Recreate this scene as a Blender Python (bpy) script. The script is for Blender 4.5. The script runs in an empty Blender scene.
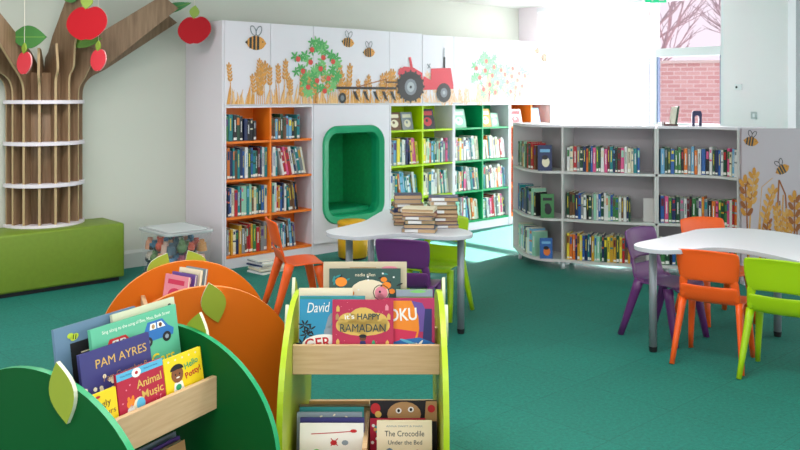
import bpy, bmesh, math, random
from mathutils import Vector, Matrix
from mathutils.geometry import tessellate_polygon
random.seed(11)
PI = math.pi
SC = bpy.context.scene
COL = SC.collection
R = math.radians

# ------------------------------------------------------------------ camera
HC = 1.45; F = 835.0; HY = 95.0
cam = bpy.data.cameras.new('camera')
co = bpy.data.objects.new('camera', cam); COL.objects.link(co)
co.location = (0, 0, HC); co.rotation_euler = (PI/2, 0, 0)
cam.sensor_width = 36; cam.lens = F/800*36; cam.shift_y = -(225-HY)/800
cam.clip_start = .05; cam.clip_end = 300
cam.dof.use_dof = True; cam.dof.focus_distance = 3.2; cam.dof.aperture_fstop = 9
SC.camera = co

# ------------------------------------------------------------------ materials
MATS = {}
def srgb(c):
    if isinstance(c, str):
        c = c.lstrip('#'); c = [int(c[i:i+2], 16)/255 for i in (0, 2, 4)]
    return tuple((x/12.92 if x <= .04045 else ((x+.055)/1.055)**2.4) for x in c)
def mat(name, c, rough=.5, noise=0, nscale=20, bump=0, spec=.4, metal=0, coat=0):
    if name in MATS: return MATS[name]
    m = bpy.data.materials.new(name); m.use_nodes = True
    nt = m.node_tree; b = nt.nodes['Principled BSDF']
    col = srgb(c)
    b.inputs['Base Color'].default_value = (*col, 1)
    b.inputs['Roughness'].default_value = rough
    b.inputs['Specular IOR Level'].default_value = spec
    b.inputs['Metallic'].default_value = metal
    if coat: b.inputs['Coat Weight'].default_value = coat; b.inputs['Coat Roughness'].default_value = .12
    if noise or bump:
        tc = nt.nodes.new('ShaderNodeTexCoord'); n = nt.nodes.new('ShaderNodeTexNoise')
        n.inputs['Scale'].default_value = nscale; n.inputs['Detail'].default_value = 4
        nt.links.new(tc.outputs['Object'], n.inputs['Vector'])
        if noise:
            r = nt.nodes.new('ShaderNodeValToRGB')
            r.color_ramp.elements[0].position = .3; r.color_ramp.elements[1].position = .7
            r.color_ramp.elements[0].color = (*[x*(1-noise) for x in col], 1)
            r.color_ramp.elements[1].color = (*[min(1, x*(1+noise)) for x in col], 1)
            nt.links.new(n.outputs['Fac'], r.inputs['Fac']); nt.links.new(r.outputs['Color'], b.inputs['Base Color'])
        if bump:
            bp = nt.nodes.new('ShaderNodeBump'); bp.inputs['Strength'].default_value = bump; bp.inputs['Distance'].default_value = .004
            nt.links.new(n.outputs['Fac'], bp.inputs['Height']); nt.links.new(bp.outputs['Normal'], b.inputs['Normal'])
    MATS[name] = m; return m
def wood(name, c1, c2, scale=(2, 30, 30), rough=.55):
    m = bpy.data.materials.new(name); m.use_nodes = True
    nt = m.node_tree; b = nt.nodes['Principled BSDF']
    tc = nt.nodes.new('ShaderNodeTexCoord'); mp = nt.nodes.new('ShaderNodeMapping'); n = nt.nodes.new('ShaderNodeTexNoise'); r = nt.nodes.new('ShaderNodeValToRGB')
    mp.inputs['Scale'].default_value = scale; n.inputs['Scale'].default_value = 3; n.inputs['Detail'].default_value = 6
    r.color_ramp.elements[0].color = (*srgb(c1), 1); r.color_ramp.elements[1].color = (*srgb(c2), 1)
    r.color_ramp.elements[0].position = .35; r.color_ramp.elements[1].position = .65
    nt.links.new(tc.outputs['Object'], mp.inputs['Vector']); nt.links.new(mp.outputs['Vector'], n.inputs['Vector'])
    nt.links.new(n.outputs['Fac'], r.inputs['Fac']); nt.links.new(r.outputs['Color'], b.inputs['Base Color'])
    b.inputs['Roughness'].default_value = rough; MATS[name] = m; return m
def emis(name, c, s):
    m = bpy.data.materials.new(name); m.use_nodes = True
    b = m.node_tree.nodes['Principled BSDF']; b.inputs['Base Color'].default_value = (*srgb(c), 1)
    b.inputs['Emission Color'].default_value = (*srgb(c), 1); b.inputs['Emission Strength'].default_value = s
    return m

WHITE = mat('white_laminate', '#e2dbe3', .35)
WHITE2 = mat('white_shelf_laminate', '#cfcccb', .4)
INNER = mat('grey_back_laminate', '#aaa6aa', .5)
PAPER = mat('paper', '#e9e2d2', .8)
ORANGE = mat('orange_laminate', '#f07a1c', .4)
LIME = mat('lime_laminate', '#b5d800', .4)
GREEN = mat('green_laminate', '#009a5c', .4)
O_FACE = mat('orange_panel_face', '#d8690f', .5, spec=.25)
O_EDGE = mat('orange_panel_edge', '#f0904a', .4)
G_FACE = mat('dark_green_panel_face', '#035422', .5, spec=.2)
G_EDGE = mat('green_panel_edge', '#1c9a62', .35)
L_FACE = mat('lime_panel_face', '#a9bb2c', .4)
L_EDGE = mat('lime_panel_edge', '#a9c41c', .4)
LEAF = mat('leaf_lime', '#93a32e', .5)
EDGEW = mat('pale_edge', '#d9dcc0', .5)
BEECH = wood('beech', '#c4a078', '#cfae86')
BEECHD = wood('beech_dark', '#a58a62', '#b89c74')
TRUNK = wood('walnut_laminate', '#7a5f45', '#92765a', (14, 14, 1.2))
TRUNKE = mat('plywood_edge', '#b89f78', .6)
BLACK = mat('black', '#15161a', .5)
STEEL = mat('grey_painted_steel', '#8f959c', .35, metal=.35)
TABLEW = mat('table_laminate', '#d2d1d8', .45)
TABLEW2 = mat('table_laminate_white', '#ece3ec', .35)
TEDGE = mat('table_edge', '#b9bac2', .5)

# carpet
def carpet():
    m = bpy.data.materials.new('teal_carpet'); m.use_nodes = True
    nt = m.node_tree; b = nt.nodes['Principled BSDF']; L = nt.links.new
    tc = nt.nodes.new('ShaderNodeTexCoord')
    mp = nt.nodes.new('ShaderNodeMapping'); mp.inputs['Rotation'].default_value = (0, 0, -R(42.3))
    L(tc.outputs['Object'], mp.inputs['Vector'])
    n = nt.nodes.new('ShaderNodeTexNoise'); n.inputs['Scale'].default_value = 55; n.inputs['Detail'].default_value = 5; n.inputs['Roughness'].default_value = .7
    n2 = nt.nodes.new('ShaderNodeTexNoise'); n2.inputs['Scale'].default_value = 2.5; n2.inputs['Detail'].default_value = 3
    L(mp.outputs['Vector'], n.inputs['Vector']); L(mp.outputs['Vector'], n2.inputs['Vector'])
    r = nt.nodes.new('ShaderNodeValToRGB')
    r.color_ramp.elements[0].position = .3; r.color_ramp.elements[1].position = .72
    r.color_ramp.elements[0].color = (*srgb('#086457'), 1); r.color_ramp.elements[1].color = (*srgb('#138073'), 1)
    L(n.outputs['Fac'], r.inputs['Fac'])
    br = nt.nodes.new('ShaderNodeTexBrick')
    br.offset = 0; br.inputs['Scale'].default_value = 1; br.inputs['Brick Width'].default_value = .5; br.inputs['Row Height'].default_value = .5
    br.inputs['Mortar Size'].default_value = .003; br.inputs['Mortar Smooth'].default_value = .4
    br.inputs['Color1'].default_value = (1, 1, 1, 1); br.inputs['Color2'].default_value = (.9, .9, .9, 1); br.inputs['Mortar'].default_value = (.68, .68, .68, 1)
    L(mp.outputs['Vector'], br.inputs['Vector'])
    mx = nt.nodes.new('ShaderNodeMix'); mx.data_type = 'RGBA'; mx.blend_type = 'MULTIPLY'; mx.inputs['Factor'].default_value = 1
    L(r.outputs['Color'], mx.inputs['A']); L(br.outputs['Color'], mx.inputs['B'])
    r2 = nt.nodes.new('ShaderNodeValToRGB'); r2.color_ramp.elements[0].color = (.88, .88, .88, 1); r2.color_ramp.elements[1].color = (1.1, 1.1, 1.1, 1)
    L(n2.outputs['Fac'], r2.inputs['Fac'])
    mx2 = nt.nodes.new('ShaderNodeMix'); mx2.data_type = 'RGBA'; mx2.blend_type = 'MULTIPLY'; mx2.inputs['Factor'].default_value = 1
    L(mx.outputs['Result'], mx2.inputs['A']); L(r2.outputs['Color'], mx2.inputs['B'])
    L(mx2.outputs['Result'], b.inputs['Base Color'])
    b.inputs['Roughness'].default_value = .75; b.inputs['Specular IOR Level'].default_value = .45
    b.inputs['Sheen Weight'].default_value = .0; b.inputs['Sheen Roughness'].default_value = .45
    bp = nt.nodes.new('ShaderNodeBump'); bp.inputs['Strength'].default_value = .5; bp.inputs['Distance'].default_value = .006
    L(n.outputs['Fac'], bp.inputs['Height']); L(bp.outputs['Normal'], b.inputs['Normal'])
    return m
def bricks():
    m = bpy.data.materials.new('brick_masonry'); m.use_nodes = True
    nt = m.node_tree; b = nt.nodes['Principled BSDF']; L = nt.links.new
    tc = nt.nodes.new('ShaderNodeTexCoord'); mp = nt.nodes.new('ShaderNodeMapping'); mp.inputs['Rotation'].default_value = (PI/2, 0, 0)
    L(tc.outputs['Object'], mp.inputs['Vector'])
    br = nt.nodes.new('ShaderNodeTexBrick'); br.inputs['Scale'].default_value = 1
    br.inputs['Brick Width'].default_value = .225; br.inputs['Row Height'].default_value = .075; br.inputs['Mortar Size'].default_value = .008
    br.inputs['Color1'].default_value = (*srgb('#e6b6b4'), 1); br.inputs['Color2'].default_value = (*srgb('#d99e9c'), 1); br.inputs['Mortar'].default_value = (*srgb('#ecd0cc'), 1)  # red brick paled to pink; outdoor overexposure is put into these colours
    L(mp.outputs['Vector'], br.inputs['Vector'])
    L(br.outputs['Color'], b.inputs['Base Color']); b.inputs['Roughness'].default_value = .9
    return m
def sheer(name, c, f_trans):
    m = bpy.data.materials.new(name); m.use_nodes = True
    nt = m.node_tree; nt.nodes.remove(nt.nodes['Principled BSDF']); L = nt.links.new
    o = [n for n in nt.nodes if n.type == 'OUTPUT_MATERIAL'][0]
    d = nt.nodes.new('ShaderNodeBsdfDiffuse'); t = nt.nodes.new('ShaderNodeBsdfTranslucent'); tr = nt.nodes.new('ShaderNodeBsdfTransparent')
    d.inputs[0].default_value = (*srgb(c), 1); t.inputs[0].default_value = (*srgb(c), 1)
    m1 = nt.nodes.new('ShaderNodeMixShader'); m1.inputs[0].default_value = .7
    m2 = nt.nodes.new('ShaderNodeMixShader'); m2.inputs[0].default_value = f_trans
    L(d.outputs[0], m1.inputs[1]); L(t.outputs[0], m1.inputs[2]); L(m1.outputs[0], m2.inputs[1]); L(tr.outputs[0], m2.inputs[2]); L(m2.outputs[0], o.inputs['Surface'])
    return m
def clearplastic(name, c, f):
    m = bpy.data.materials.new(name); m.use_nodes = True
    nt = m.node_tree; b = nt.nodes['Principled BSDF']; L = nt.links.new
    o = [n for n in nt.nodes if n.type == 'OUTPUT_MATERIAL'][0]
    b.inputs['Base Color'].default_value = (*srgb(c), 1); b.inputs['Roughness'].default_value = .25
    tr = nt.nodes.new('ShaderNodeBsdfTransparent'); mx = nt.nodes.new('ShaderNodeMixShader'); mx.inputs[0].default_value = f
    L(b.outputs[0], mx.inputs[1]); L(tr.outputs[0], mx.inputs[2]); L(mx.outputs[0], o.inputs['Surface'])
    return m

# ------------------------------------------------------------------ mesh builder
class MB:
    def __init__(s): s.v = []; s.f = []; s.m = []; s.mats = []
    def mi(s, m):
        if m not in s.mats: s.mats.append(m)
        return s.mats.index(m)
    def add(s, vs, fs, m, M=None):
        o = len(s.v)
        s.v += [tuple(M @ Vector(p)) if M else tuple(p) for p in vs]
        for i, f in enumerate(fs):
            s.f.append([o+k for k in f]); s.m.append(s.mi(m[i] if isinstance(m, list) else m))
        return s
    def box(s, x0, x1, y0, y1, z0, z1, m, M=None, front=None):
        vs = [(x, y, z) for z in (z0, z1) for y in (y0, y1) for x in (x0, x1)]
        fs = [(0, 2, 3, 1), (4, 5, 7, 6), (0, 1, 5, 4), (2, 6, 7, 3), (0, 4, 6, 2), (1, 3, 7, 5)]
        ms = [m]*6
        if front: ms = [m, m, front, m, m, m]
        return s.add(vs, fs, ms, M)
    def prism(s, pts, lo, hi, m, plane='xz', side=None, M=None):
        n = len(pts); q = {'xz': lambda a, b, c: (a, c, b), 'yz': lambda a, b, c: (c, a, b), 'xy': lambda a, b, c: (a, b, c)}[plane]
        vs = [q(a, b, lo) for a, b in pts]+[q(a, b, hi) for a, b in pts]
        fs = [list(range(n)), list(range(2*n-1, n-1, -1))]+[(i, i+n, (i+1) % n+n, (i+1) % n) for i in range(n)]
        return s.add(vs, fs, [m, m]+[side or m]*n, M)
    def tube(s, pts, rad, m, n=10, sx=1, sy=1, M=None):
        pts = [Vector(p) for p in pts]; k = len(pts)
        rad = rad if isinstance(rad, (list, tuple)) else [rad]*k
        vs = []; up = None
        for i, p in enumerate(pts):
            t = (pts[min(i+1, k-1)]-pts[max(i-1, 0)]).normalized()
            if up is None: up = Vector((0, 1, 0)) if abs(t.y) < .9 else Vector((1, 0, 0))
            a = t.cross(up).normalized(); b = a.cross(t).normalized(); up = b
            for j in range(n):
                th = 2*PI*j/n
                vs.append(p+a*math.cos(th)*rad[i]*sx+b*math.sin(th)*rad[i]*sy)
        fs = [(i*n+j, i*n+(j+1) % n, (i+1)*n+(j+1) % n, (i+1)*n+j) for i in range(k-1) for j in range(n)]
        fs += [list(range(n))[::-1], list(range((k-1)*n, k*n))]
        return s.add(vs, fs, m, M)
    def ball(s, c, r, m, seg=12, ring=8):
        rx, ry, rz = r if isinstance(r, (tuple, list)) else (r, r, r)
        vs = [(c[0], c[1], c[2]-rz)]
        for i in range(1, ring):
            a = -PI/2+PI*i/ring
            for j in range(seg): vs.append((c[0]+rx*math.cos(a)*math.cos(2*PI*j/seg), c[1]+ry*math.cos(a)*math.sin(2*PI*j/seg), c[2]+rz*math.sin(a)))
        vs.append((c[0], c[1], c[2]+rz)); T = len(vs)-1
        fs = [(0, 1+(j+1) % seg, 1+j) for j in range(seg)]
        for i in range(ring-2):
            for j in range(seg): a = 1+i*seg; fs.append((a+j, a+(j+1) % seg, a+seg+(j+1) % seg, a+seg+j))
        a = 1+(ring-2)*seg; fs += [(a+j, a+(j+1) % seg, T) for j in range(seg)]
        return s.add(vs, fs, m)
    # flat art in the local xz plane, facing -y
    def flat(s, pts, m, y=0.0):
        ar = sum(pts[i][0]*pts[(i+1) % len(pts)][1]-pts[(i+1) % len(pts)][0]*pts[i][1] for i in range(len(pts)))
        if ar < 0: pts = pts[::-1]
        if len(pts) > 4:
            tris = tessellate_polygon([[Vector((a, b, 0)) for a, b in pts]])
            fs = []
            for t in tris:
                p = [pts[k] for k in t]
                c = (p[1][0]-p[0][0])*(p[2][1]-p[0][1])-(p[1][1]-p[0][1])*(p[2][0]-p[0][0])
                fs.append(tuple(t) if c > 0 else tuple(t)[::-1])
            return s.add([(a, y, b) for a, b in pts], fs, m)
        return s.add([(a, y, b) for a, b in pts], [list(range(len(pts)))], m)
    def ell(s, cx, cz, rx, rz, m, y=0, rot=0, n=18, a0=0, a1=2*PI):
        pts = []
        for i in range(n):
            a = a0+(a1-a0)*i/(n if a1-a0 > 6.2 else n-1); x, z = rx*math.cos(a), rz*math.sin(a)
            pts.append((cx+x*math.cos(rot)-z*math.sin(rot), cz+x*math.sin(rot)+z*math.cos(rot)))
        return s.flat(pts, m, y)
    def rect(s, x0, x1, z0, z1, m, y=0): return s.flat([(x0, z0), (x1, z0), (x1, z1), (x0, z1)], m, y)
    def stroke(s, pts, w, m, y=0):
        for i in range(len(pts)-1):
            a, b = Vector(pts[i]), Vector(pts[i+1]); d = (b-a)
            if d.length < 1e-6: continue
            n = Vector((-d.y, d.x)).normalized()*w/2
            s.flat([tuple(a-n), tuple(b-n), tuple(b+n), tuple(a+n)], m, y)
        return s
    def build(s, name, parent=None, loc=(0, 0, 0), rot=(0, 0, 0), smooth=False, bevel=0, fix=True, seg=2, subs=0, solid=0):
        me = bpy.data.meshes.new(name); me.from_pydata(s.v, [], s.f)
        for m in s.mats: me.materials.append(m)
        me.polygons.foreach_set('material_index', s.m)
        if fix:
            bm = bmesh.new(); bm.from_mesh(me); bmesh.ops.recalc_face_normals(bm, faces=bm.faces); bm.to_mesh(me); bm.free()
        if smooth: me.polygons.foreach_set('use_smooth', [True]*len(me.polygons))
        me.update()
        o = bpy.data.objects.new(name, me); COL.objects.link(o); o.location = loc; o.rotation_euler = rot
        if parent: o.parent = parent
        if solid: sm = o.modifiers.new('s', 'SOLIDIFY'); sm.thickness = solid; sm.offset = 0
        if bevel:
            bv = o.modifiers.new('b', 'BEVEL'); bv.width = bevel; bv.segments = seg; bv.limit_method = 'ANGLE'
        if subs: ss = o.modifiers.new('u', 'SUBSURF'); ss.levels = subs; ss.render_levels = subs
        return o
def tag(o, label=None, cat=None, group=None, kind=None):
    if label: o['label'] = label
    if cat: o['category'] = cat
    if group: o['group'] = group
    if kind: o['kind'] = kind
    return o
def thing(name, label, cat, loc=(0, 0, 0), rz=0, group=None):
    o = bpy.data.objects.new(name, None); COL.objects.link(o); o.location = loc; o.rotation_euler = (0, 0, rz); o.empty_display_size = .1
    return tag(o, label, cat, group)
def children(o): return [c for c in bpy.data.objects if c.parent == o]
def copy_tree(o, parent=None):
    c = o.copy(); COL.objects.link(c)
    c.parent = parent
    for ch in children(o): copy_tree(ch, c)
    return c
def text(s, size, m, parent, loc, name='title', width=None, tilt=0, shear=0, bold=0):
    cu = bpy.data.curves.new('t', 'FONT'); cu.body = s; cu.size = size; cu.align_x = 'CENTER'; cu.align_y = 'CENTER'; cu.shear = shear; cu.offset = bold
    cu.resolution_u = 3
    o = bpy.data.objects.new('t', cu); COL.objects.link(o)
    dg = bpy.context.evaluated_depsgraph_get(); dg.update()
    me = bpy.data.meshes.new_from_object(o.evaluated_get(dg))
    bpy.data.objects.remove(o); bpy.data.curves.remove(cu)
    me.name = name; me.materials.clear(); me.materials.append(m)
    t = bpy.data.objects.new(name, me); COL.objects.link(t); t.parent = parent; t.location = loc; t.rotation_euler = (PI/2, tilt, 0)
    if width:
        xs = [v.co.x for v in me.vertices]; w = max(xs)-min(xs)
        if w > 0: t.scale = (width/w, 1, 1)
    return t
def spline(pts, n=8, closed=False):
    out = []; k = len(pts); P = [Vector(p) for p in pts]
    rng = range(k) if closed else range(k-1)
    for i in rng:
        if closed: p0, p1, p2, p3 = P[(i-1) % k], P[i], P[(i+1) % k], P[(i+2) % k]
        else: p0, p1, p2, p3 = P[max(i-1, 0)], P[i], P[i+1], P[min(i+2, k-1)]
        for j in range(n):
            t = j/n
            out.append(tuple(.5*((2*p1)+(-p0+p2)*t+(2*p0-5*p1+4*p2-p3)*t*t+(-p0+3*p1-3*p2+p3)*t**3)))
    if not closed: out.append(tuple(P[-1]))
    return out

# ------------------------------------------------------------------ frames
A = math.atan2(.673, .740)
D = Vector((math.cos(A), math.sin(A))); N = Vector((-math.sin(A), math.cos(A)))
O = Vector((-1.456, 6.92))
def U(u, n=0): p = O+D*u+N*n; return (p.x, p.y)
def rot2(p, a): return (p[0]*math.cos(a)-p[1]*math.sin(a), p[0]*math.sin(a)+p[1]*math.cos(a))
CEIL = 2.53; WN = .63; WU = 4.55

# ------------------------------------------------------------------ room
def struct(mb, name, parent=None, **k):
    o = mb.build(name, parent, **k)
    if not parent: o['kind'] = 'structure'
    return o
WALLM = mat('pale_green_paint', '#ccd0c5', .8)
WALLR = mat('white_paint', '#eee6ea', .75)
CEILM = mat('ceiling_paint', '#e6e7e2', .85)
s = MB(); s.box(-7, 6.5, -2.5, 12.5, -.06, 0, carpet()); struct(s, 'floor')
s = MB(); s.prism([(-7, -2.5), (6.5, -2.5), (6.5, 8.2), (3.75, 8.2), (1.6, 10.75), (-7, 4.2)], CEIL, CEIL+.08, CEILM, 'xy'); struct(s, 'ceiling')
x, y = U(0, WN)
s = MB(); s.box(-6.2, WU+.12, 0, .12, 0, CEIL, WALLM); struct(s, 'wall_left', loc=(x, y, 0), rot=(0, 0, A))
s = MB(); s.prism([(0, 0), (0, .13), (-.008, .145), (-.02, .12), (-.025, 0)], -6.2, -.005, mat('baseboard_paint', '#c2c9c4', .5), 'yz'); struct(s, 'baseboard_left', loc=(x, y, 0), rot=(0, 0, A), fix=True)
# right (window) wall: local x = direction away from the corner, local y = outward
cx, cy = U(WU, WN)
AR = A-PI/2           # local x -> -N ; local y -> D (outside)
WT0, WT1, WT2 = .42, 1.86, 2.67
s = MB()
s.box(0, WT0, 0, .14, 0, CEIL, WALLR); s.box(WT0, WT2, 0, .14, 0, .25, WALLR); s.box(WT0, WT2, 0, .14, 2.5, CEIL, WALLR)
s.box(WT2, 3.33, 0, .14, 0, CEIL, WALLR)
struct(s, 'wall_right', loc=(cx, cy, 0), rot=(0, 0, AR))
s = MB(); s.box(2.97, 3.33, -.045, 0, 0, CEIL, WALLR); struct(s, 'wall_pier', loc=(cx, cy, 0), rot=(0, 0, AR))
p = Vector((cx, cy))+Vector((math.cos(AR), math.sin(AR)))*3.33
s = MB(); s.box(0, 3.2, 0, .12, 0, CEIL, mat('shaded_wall_paint', '#b5b1b6', .8)); struct(s, 'wall_back', loc=(p.x+.02, p.y+.12, 0), rot=(0, 0, -.12))  # grey stands for shade on this return wall, put into its colour
# window frame + glazing
WF = mat('white_window_frame', '#e6e6ea', .4)
BLUEF = mat('blue_grey_gasket', '#6f86a8', .5)
def dimming():  # tint put into the glass to dim the sky and garden behind
    m = bpy.data.materials.new('view_dimming_glass'); m.use_nodes = True
    nt = m.node_tree; b = nt.nodes['Principled BSDF']; L = nt.links.new
    o = [n for n in nt.nodes if n.type == 'OUTPUT_MATERIAL'][0]
    b.inputs['Base Color'].default_value = (.02, .02, .02, 1); b.inputs['Roughness'].default_value = .05
    tr = nt.nodes.new('ShaderNodeBsdfTransparent'); tr.inputs[0].default_value = (.70, .675, .70, 1); mx = nt.nodes.new('ShaderNodeMixShader'); mx.inputs[0].default_value = .97
    L(b.outputs[0], mx.inputs[1]); L(tr.outputs[0], mx.inputs[2]); L(mx.outputs[0], o.inputs['Surface'])
    return m
def frame(name, x0, x1, z0, z1, rails, glass):
    s = MB(); t = .04
    s.box(x0, x0+t, .02, .09, z0, z1, WF); s.box(x1-t, x1, .02, .09, z0, z1, WF)
    s.box(x0+t, x1-t, .02, .09, z0, z0+t, WF); s.box(x0+t, x1-t, .02, .09, z1-t, z1, WF)
    for a, b in rails: s.box(x0+t, x1-t, .015, .095, a, b, WF)
    s.box(x0+t, x0+t+.012, .03, .08, z0+t, 1.86, BLUEF); s.box(x1-t-.014, x1-t, .03, .08, z0+t, 1.86, BLUEF)
    o = struct(s, name, loc=(cx, cy, 0), rot=(0, 0, AR))
    g = MB(); g.box(x0+t, x1-t, .05, .056, z0+t, z1-t, glass); g.build('pane', o)
    return o
frame('window_1', WT1, WT2, .25, 2.5, [(1.86, 1.95), (1.1, 1.15)], dimming())
frame('window_2', WT0, WT1, .25, 2.5, [(1.86, 1.95)], clearplastic('clear_glass', '#ffffff', .95))
# sheer vertical blinds
SH = sheer('sheer_blind_fabric', '#f6f6fa', .6)
b = thing('vertical_blind', 'white sheer vertical blind drawn across the window left of the clear pane', 'blind', (cx, cy, 0), AR)
s = MB(); s.box(WT0-.05, WT1-.01, -.11, -.06, 2.45, 2.5, WF); s.build('head_rail', b)
n = 17
for i in range(n):
    x = WT0+.0+(WT1-WT0-.05)*i/(n-1)
    s = MB(); M = Matrix.Translation((x, -.085, 0)) @ Matrix.Rotation(R(14), 4, 'Z')
    vs = []
    for k in range(5): vs += [(-.045+.0225*k, -.006*math.sin(PI*k/4), .30), (-.045+.0225*k, -.006*math.sin(PI*k/4), 2.45)]
    s.add(vs, [(2*k, 2*k+2, 2*k+3, 2*k+1) for k in range(4)], SH, M); s.build('slat', b, fix=False, smooth=True)
# emergency exit sign
EX = emis('exit_green', '#19b37a', .7)
e = thing('exit_sign', 'green emergency exit sign with white arrow hanging at the top of the window', 'sign', (1.96, 6.4, 0))
s = MB(); s.box(-.08, .08, -.012, .012, 2.158, 2.30, EX); s.build('panel', e, bevel=.003)
s = MB(); s.flat([(-.05, 2.19), (-.03, 2.165), (-.01, 2.19), (-.024, 2.19), (-.024, 2.24), (-.036, 2.24), (-.036, 2.19)], WALLR, -.0135)
s.flat([(.02, 2.17), (.06, 2.17), (.06, 2.26), (.02, 2.26)], WALLR, -.0135); s.build('symbol', e, fix=False)
s = MB(); s.tube([(0, 0, 2.30), (0, 0, CEIL)], .008, WF); s.box(-.05, .05, -.02, .02, CEIL-.02, CEIL, WF); s.build('bracket', e)
# thermostat and switch
def onwall(t, z, off=0): q = Vector((cx, cy))+Vector((math.cos(AR), math.sin(AR)))*t-Vector((math.cos(A), math.sin(A)))*off; return (q.x, q.y, z)
t = thing('sensor_box', 'small white sensor box with black dot on white wall right of the window', 'sensor', onwall(2.83, 1.53), AR)
s = MB(); s.box(-.035, .035, -.025, 0, -.03, .03, WF); s.build('casing', t, bevel=.005)
s = MB(); s.tube([(-.012, -.026, -.002), (-.012, -.031, -.002)], .011, BLACK); s.build('dial', t)
t = thing('light_switch', 'small grey switch plate low on the white wall pier', 'switch', onwall(2.985+.02, 1.25, .045), AR)
s = MB(); s.box(-.03, .03, -.009, 0, -.035, .035, mat('plate_grey', '#b4b6ba', .4)); s.build('plate', t, bevel=.003)
s = MB(); s.box(-.011, .011, -.014, -.009, -.018, .018, WF); s.build('rocker', t, bevel=.002)

# ------------------------------------------------------------------ outside
s = MB(); s.box(-10, 40, 12.6, 60, -.4, -.3, mat('grass', '#33362f', .95, .2, 3)); o = s.build('ground_outside'); o['kind'] = 'structure'
s = MB(); s.box(-8, 8, 0, .25, -.3, 2.02, bricks()); s.box(-8.02, 8.02, -.03, .28, 2.02, 2.07, mat('coping', '#e8cfc9', .8))
tag(s.build('garden_wall', loc=(7.5, 14.2, 0), rot=(0, 0, R(-18))), 'glare-paled red brick garden wall seen through the clear window pane', 'wall')
BARK = mat('bare_bark', '#a0949a', .9)
def branch(mb, p, d, l, r, depth, rng):
    q = p+d*l*.5+Vector((rng.uniform(-1, 1), rng.uniform(-1, 1), rng.uniform(-.3, .5)))*l*.06
    e = p+d*l
    mb.tube([p, q, e], [r, r*.85, r*.68], BARK, 5)
    if depth == 0: return
    for i in range(3 if depth > 1 else 3):
        nd = (d+Vector((rng.uniform(-1, 1), rng.uniform(-.5, .5), rng.uniform(-.15, .8)))*.75).normalized()
        branch(mb, e if i else q, nd, l*rng.uniform(.62, .85), r*.6, depth-1, rng)
for k, (px, py, sd, lab) in enumerate([(4.6, 17.0, 3, 'bare leafless tree behind brick wall, left side of the window view'), (8.6, 18.6, 8, 'bare leafless tree behind brick wall, right side of the window view')]):
    rng = random.Random(sd); t = thing('bare_tree', lab, 'tree', (px, py, -.3), 0, 'bare trees outside')
    mb = MB(); mb.tube([(0, 0, 0), (.03, 0, 1.2), (.0, 0, 2.2)], [.16, .12, .1], BARK, 8); mb.build('trunk', t, smooth=True)
    mb = MB()
    for i in range(6):
        a = 2*PI*i/6
        branch(mb, Vector((0, 0, 1.7+.08*i)), Vector((math.cos(a)*.7, math.sin(a)*.4, .75)).normalized(), 1.0, .055, 4, rng)
    mb.build('branches', t, fix=False)

# ------------------------------------------------------------------ books
PAL = {'red': '#b3252c', 'maroon': '#6d1f2b', 'orange': '#d9712a', 'mustard': '#c9982d', 'yellow': '#e6cf3f', 'cream': '#ddd3b8', 'white': '#dcdcdc', 'green': '#3c7a46',
       'dark green': '#1f4a36', 'teal': '#1f7f86', 'sky blue': '#6fa9cf', 'blue': '#2d5ea3', 'navy': '#22305a', 'purple': '#5d3b7d', 'pink': '#d9578a', 'brown': '#6b4a33', 'grey': '#85898e', 'black': '#1e1f24', 'mint': '#93c7ae'}
PM = {k: mat('cover_'+k.replace(' ', '_'), v, .35) for k, v in PAL.items()}
PAPERB = mat('aged_paper', '#b79a78', .85)
LABELW = mat('spine_label', '#e8e6e0', .6)
names = list(PAL)
ORD = ['first', 'second', 'third', 'fourth', 'fifth', 'sixth', 'seventh', 'eighth', 'ninth', 'tenth', 'eleventh', 'twelfth', 'thirteenth', 'fourteenth', 'fifteenth', 'sixteenth', 'seventeenth', 'eighteenth', 'nineteenth', 'twentieth', 'twenty-first', 'twenty-second', 'twenty-third', 'twenty-fourth', 'twenty-fifth', 'twenty-sixth', 'twenty-seventh', 'twenty-eighth', 'twenty-ninth', 'thirtieth', 'thirty-first', 'thirty-second']
def spine_book(mb, t, d, h, cname, M=None, rng=random, labelled=True):
    c = PM[cname]; g = .0012 if t < .012 else .002
    mb.box(0, t, 0, d, 0, h, c, M)
    # page block sits proud between the covers on top, seen as pale top edge
    mb.box(g, t-g, .003, d+.0005, .002, h+.0006, PAPER, M)
    other = PM[rng.choice(names)]
    k = rng.random()
    def q(z0, z1, m, x0=.12, x1=.88):
        mb.add([(t*x0, -.0006, z0), (t*x1, -.0006, z0), (t*x1, -.0006, z1), (t*x0, -.0006, z1)], [(0, 1, 2, 3)], m, M)
    if k < .35: q(h*.62, h*.9, other)
    elif k < .6: q(h*.35, h*.8, PM['white'] if cname not in ('white', 'cream') else other, .35, .65)
    elif k < .8: q(h*.5, h*.56, other, 0, 1); q(h*.8, h*.92, other, .2, .8)
    else: q(h*.4, h*.85, PM['black'] if cname in ('white', 'cream', 'yellow') else PM['yellow'], .35, .6)
    if labelled and rng.random() < .7: q(.008, .022+.012*rng.random(), LABELW, .04, .96)
def local_to_world(root_xy, ang, x, y): v = rot2((x, y), ang); return (root_xy[0]+v[0], root_xy[1]+v[1])
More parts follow.
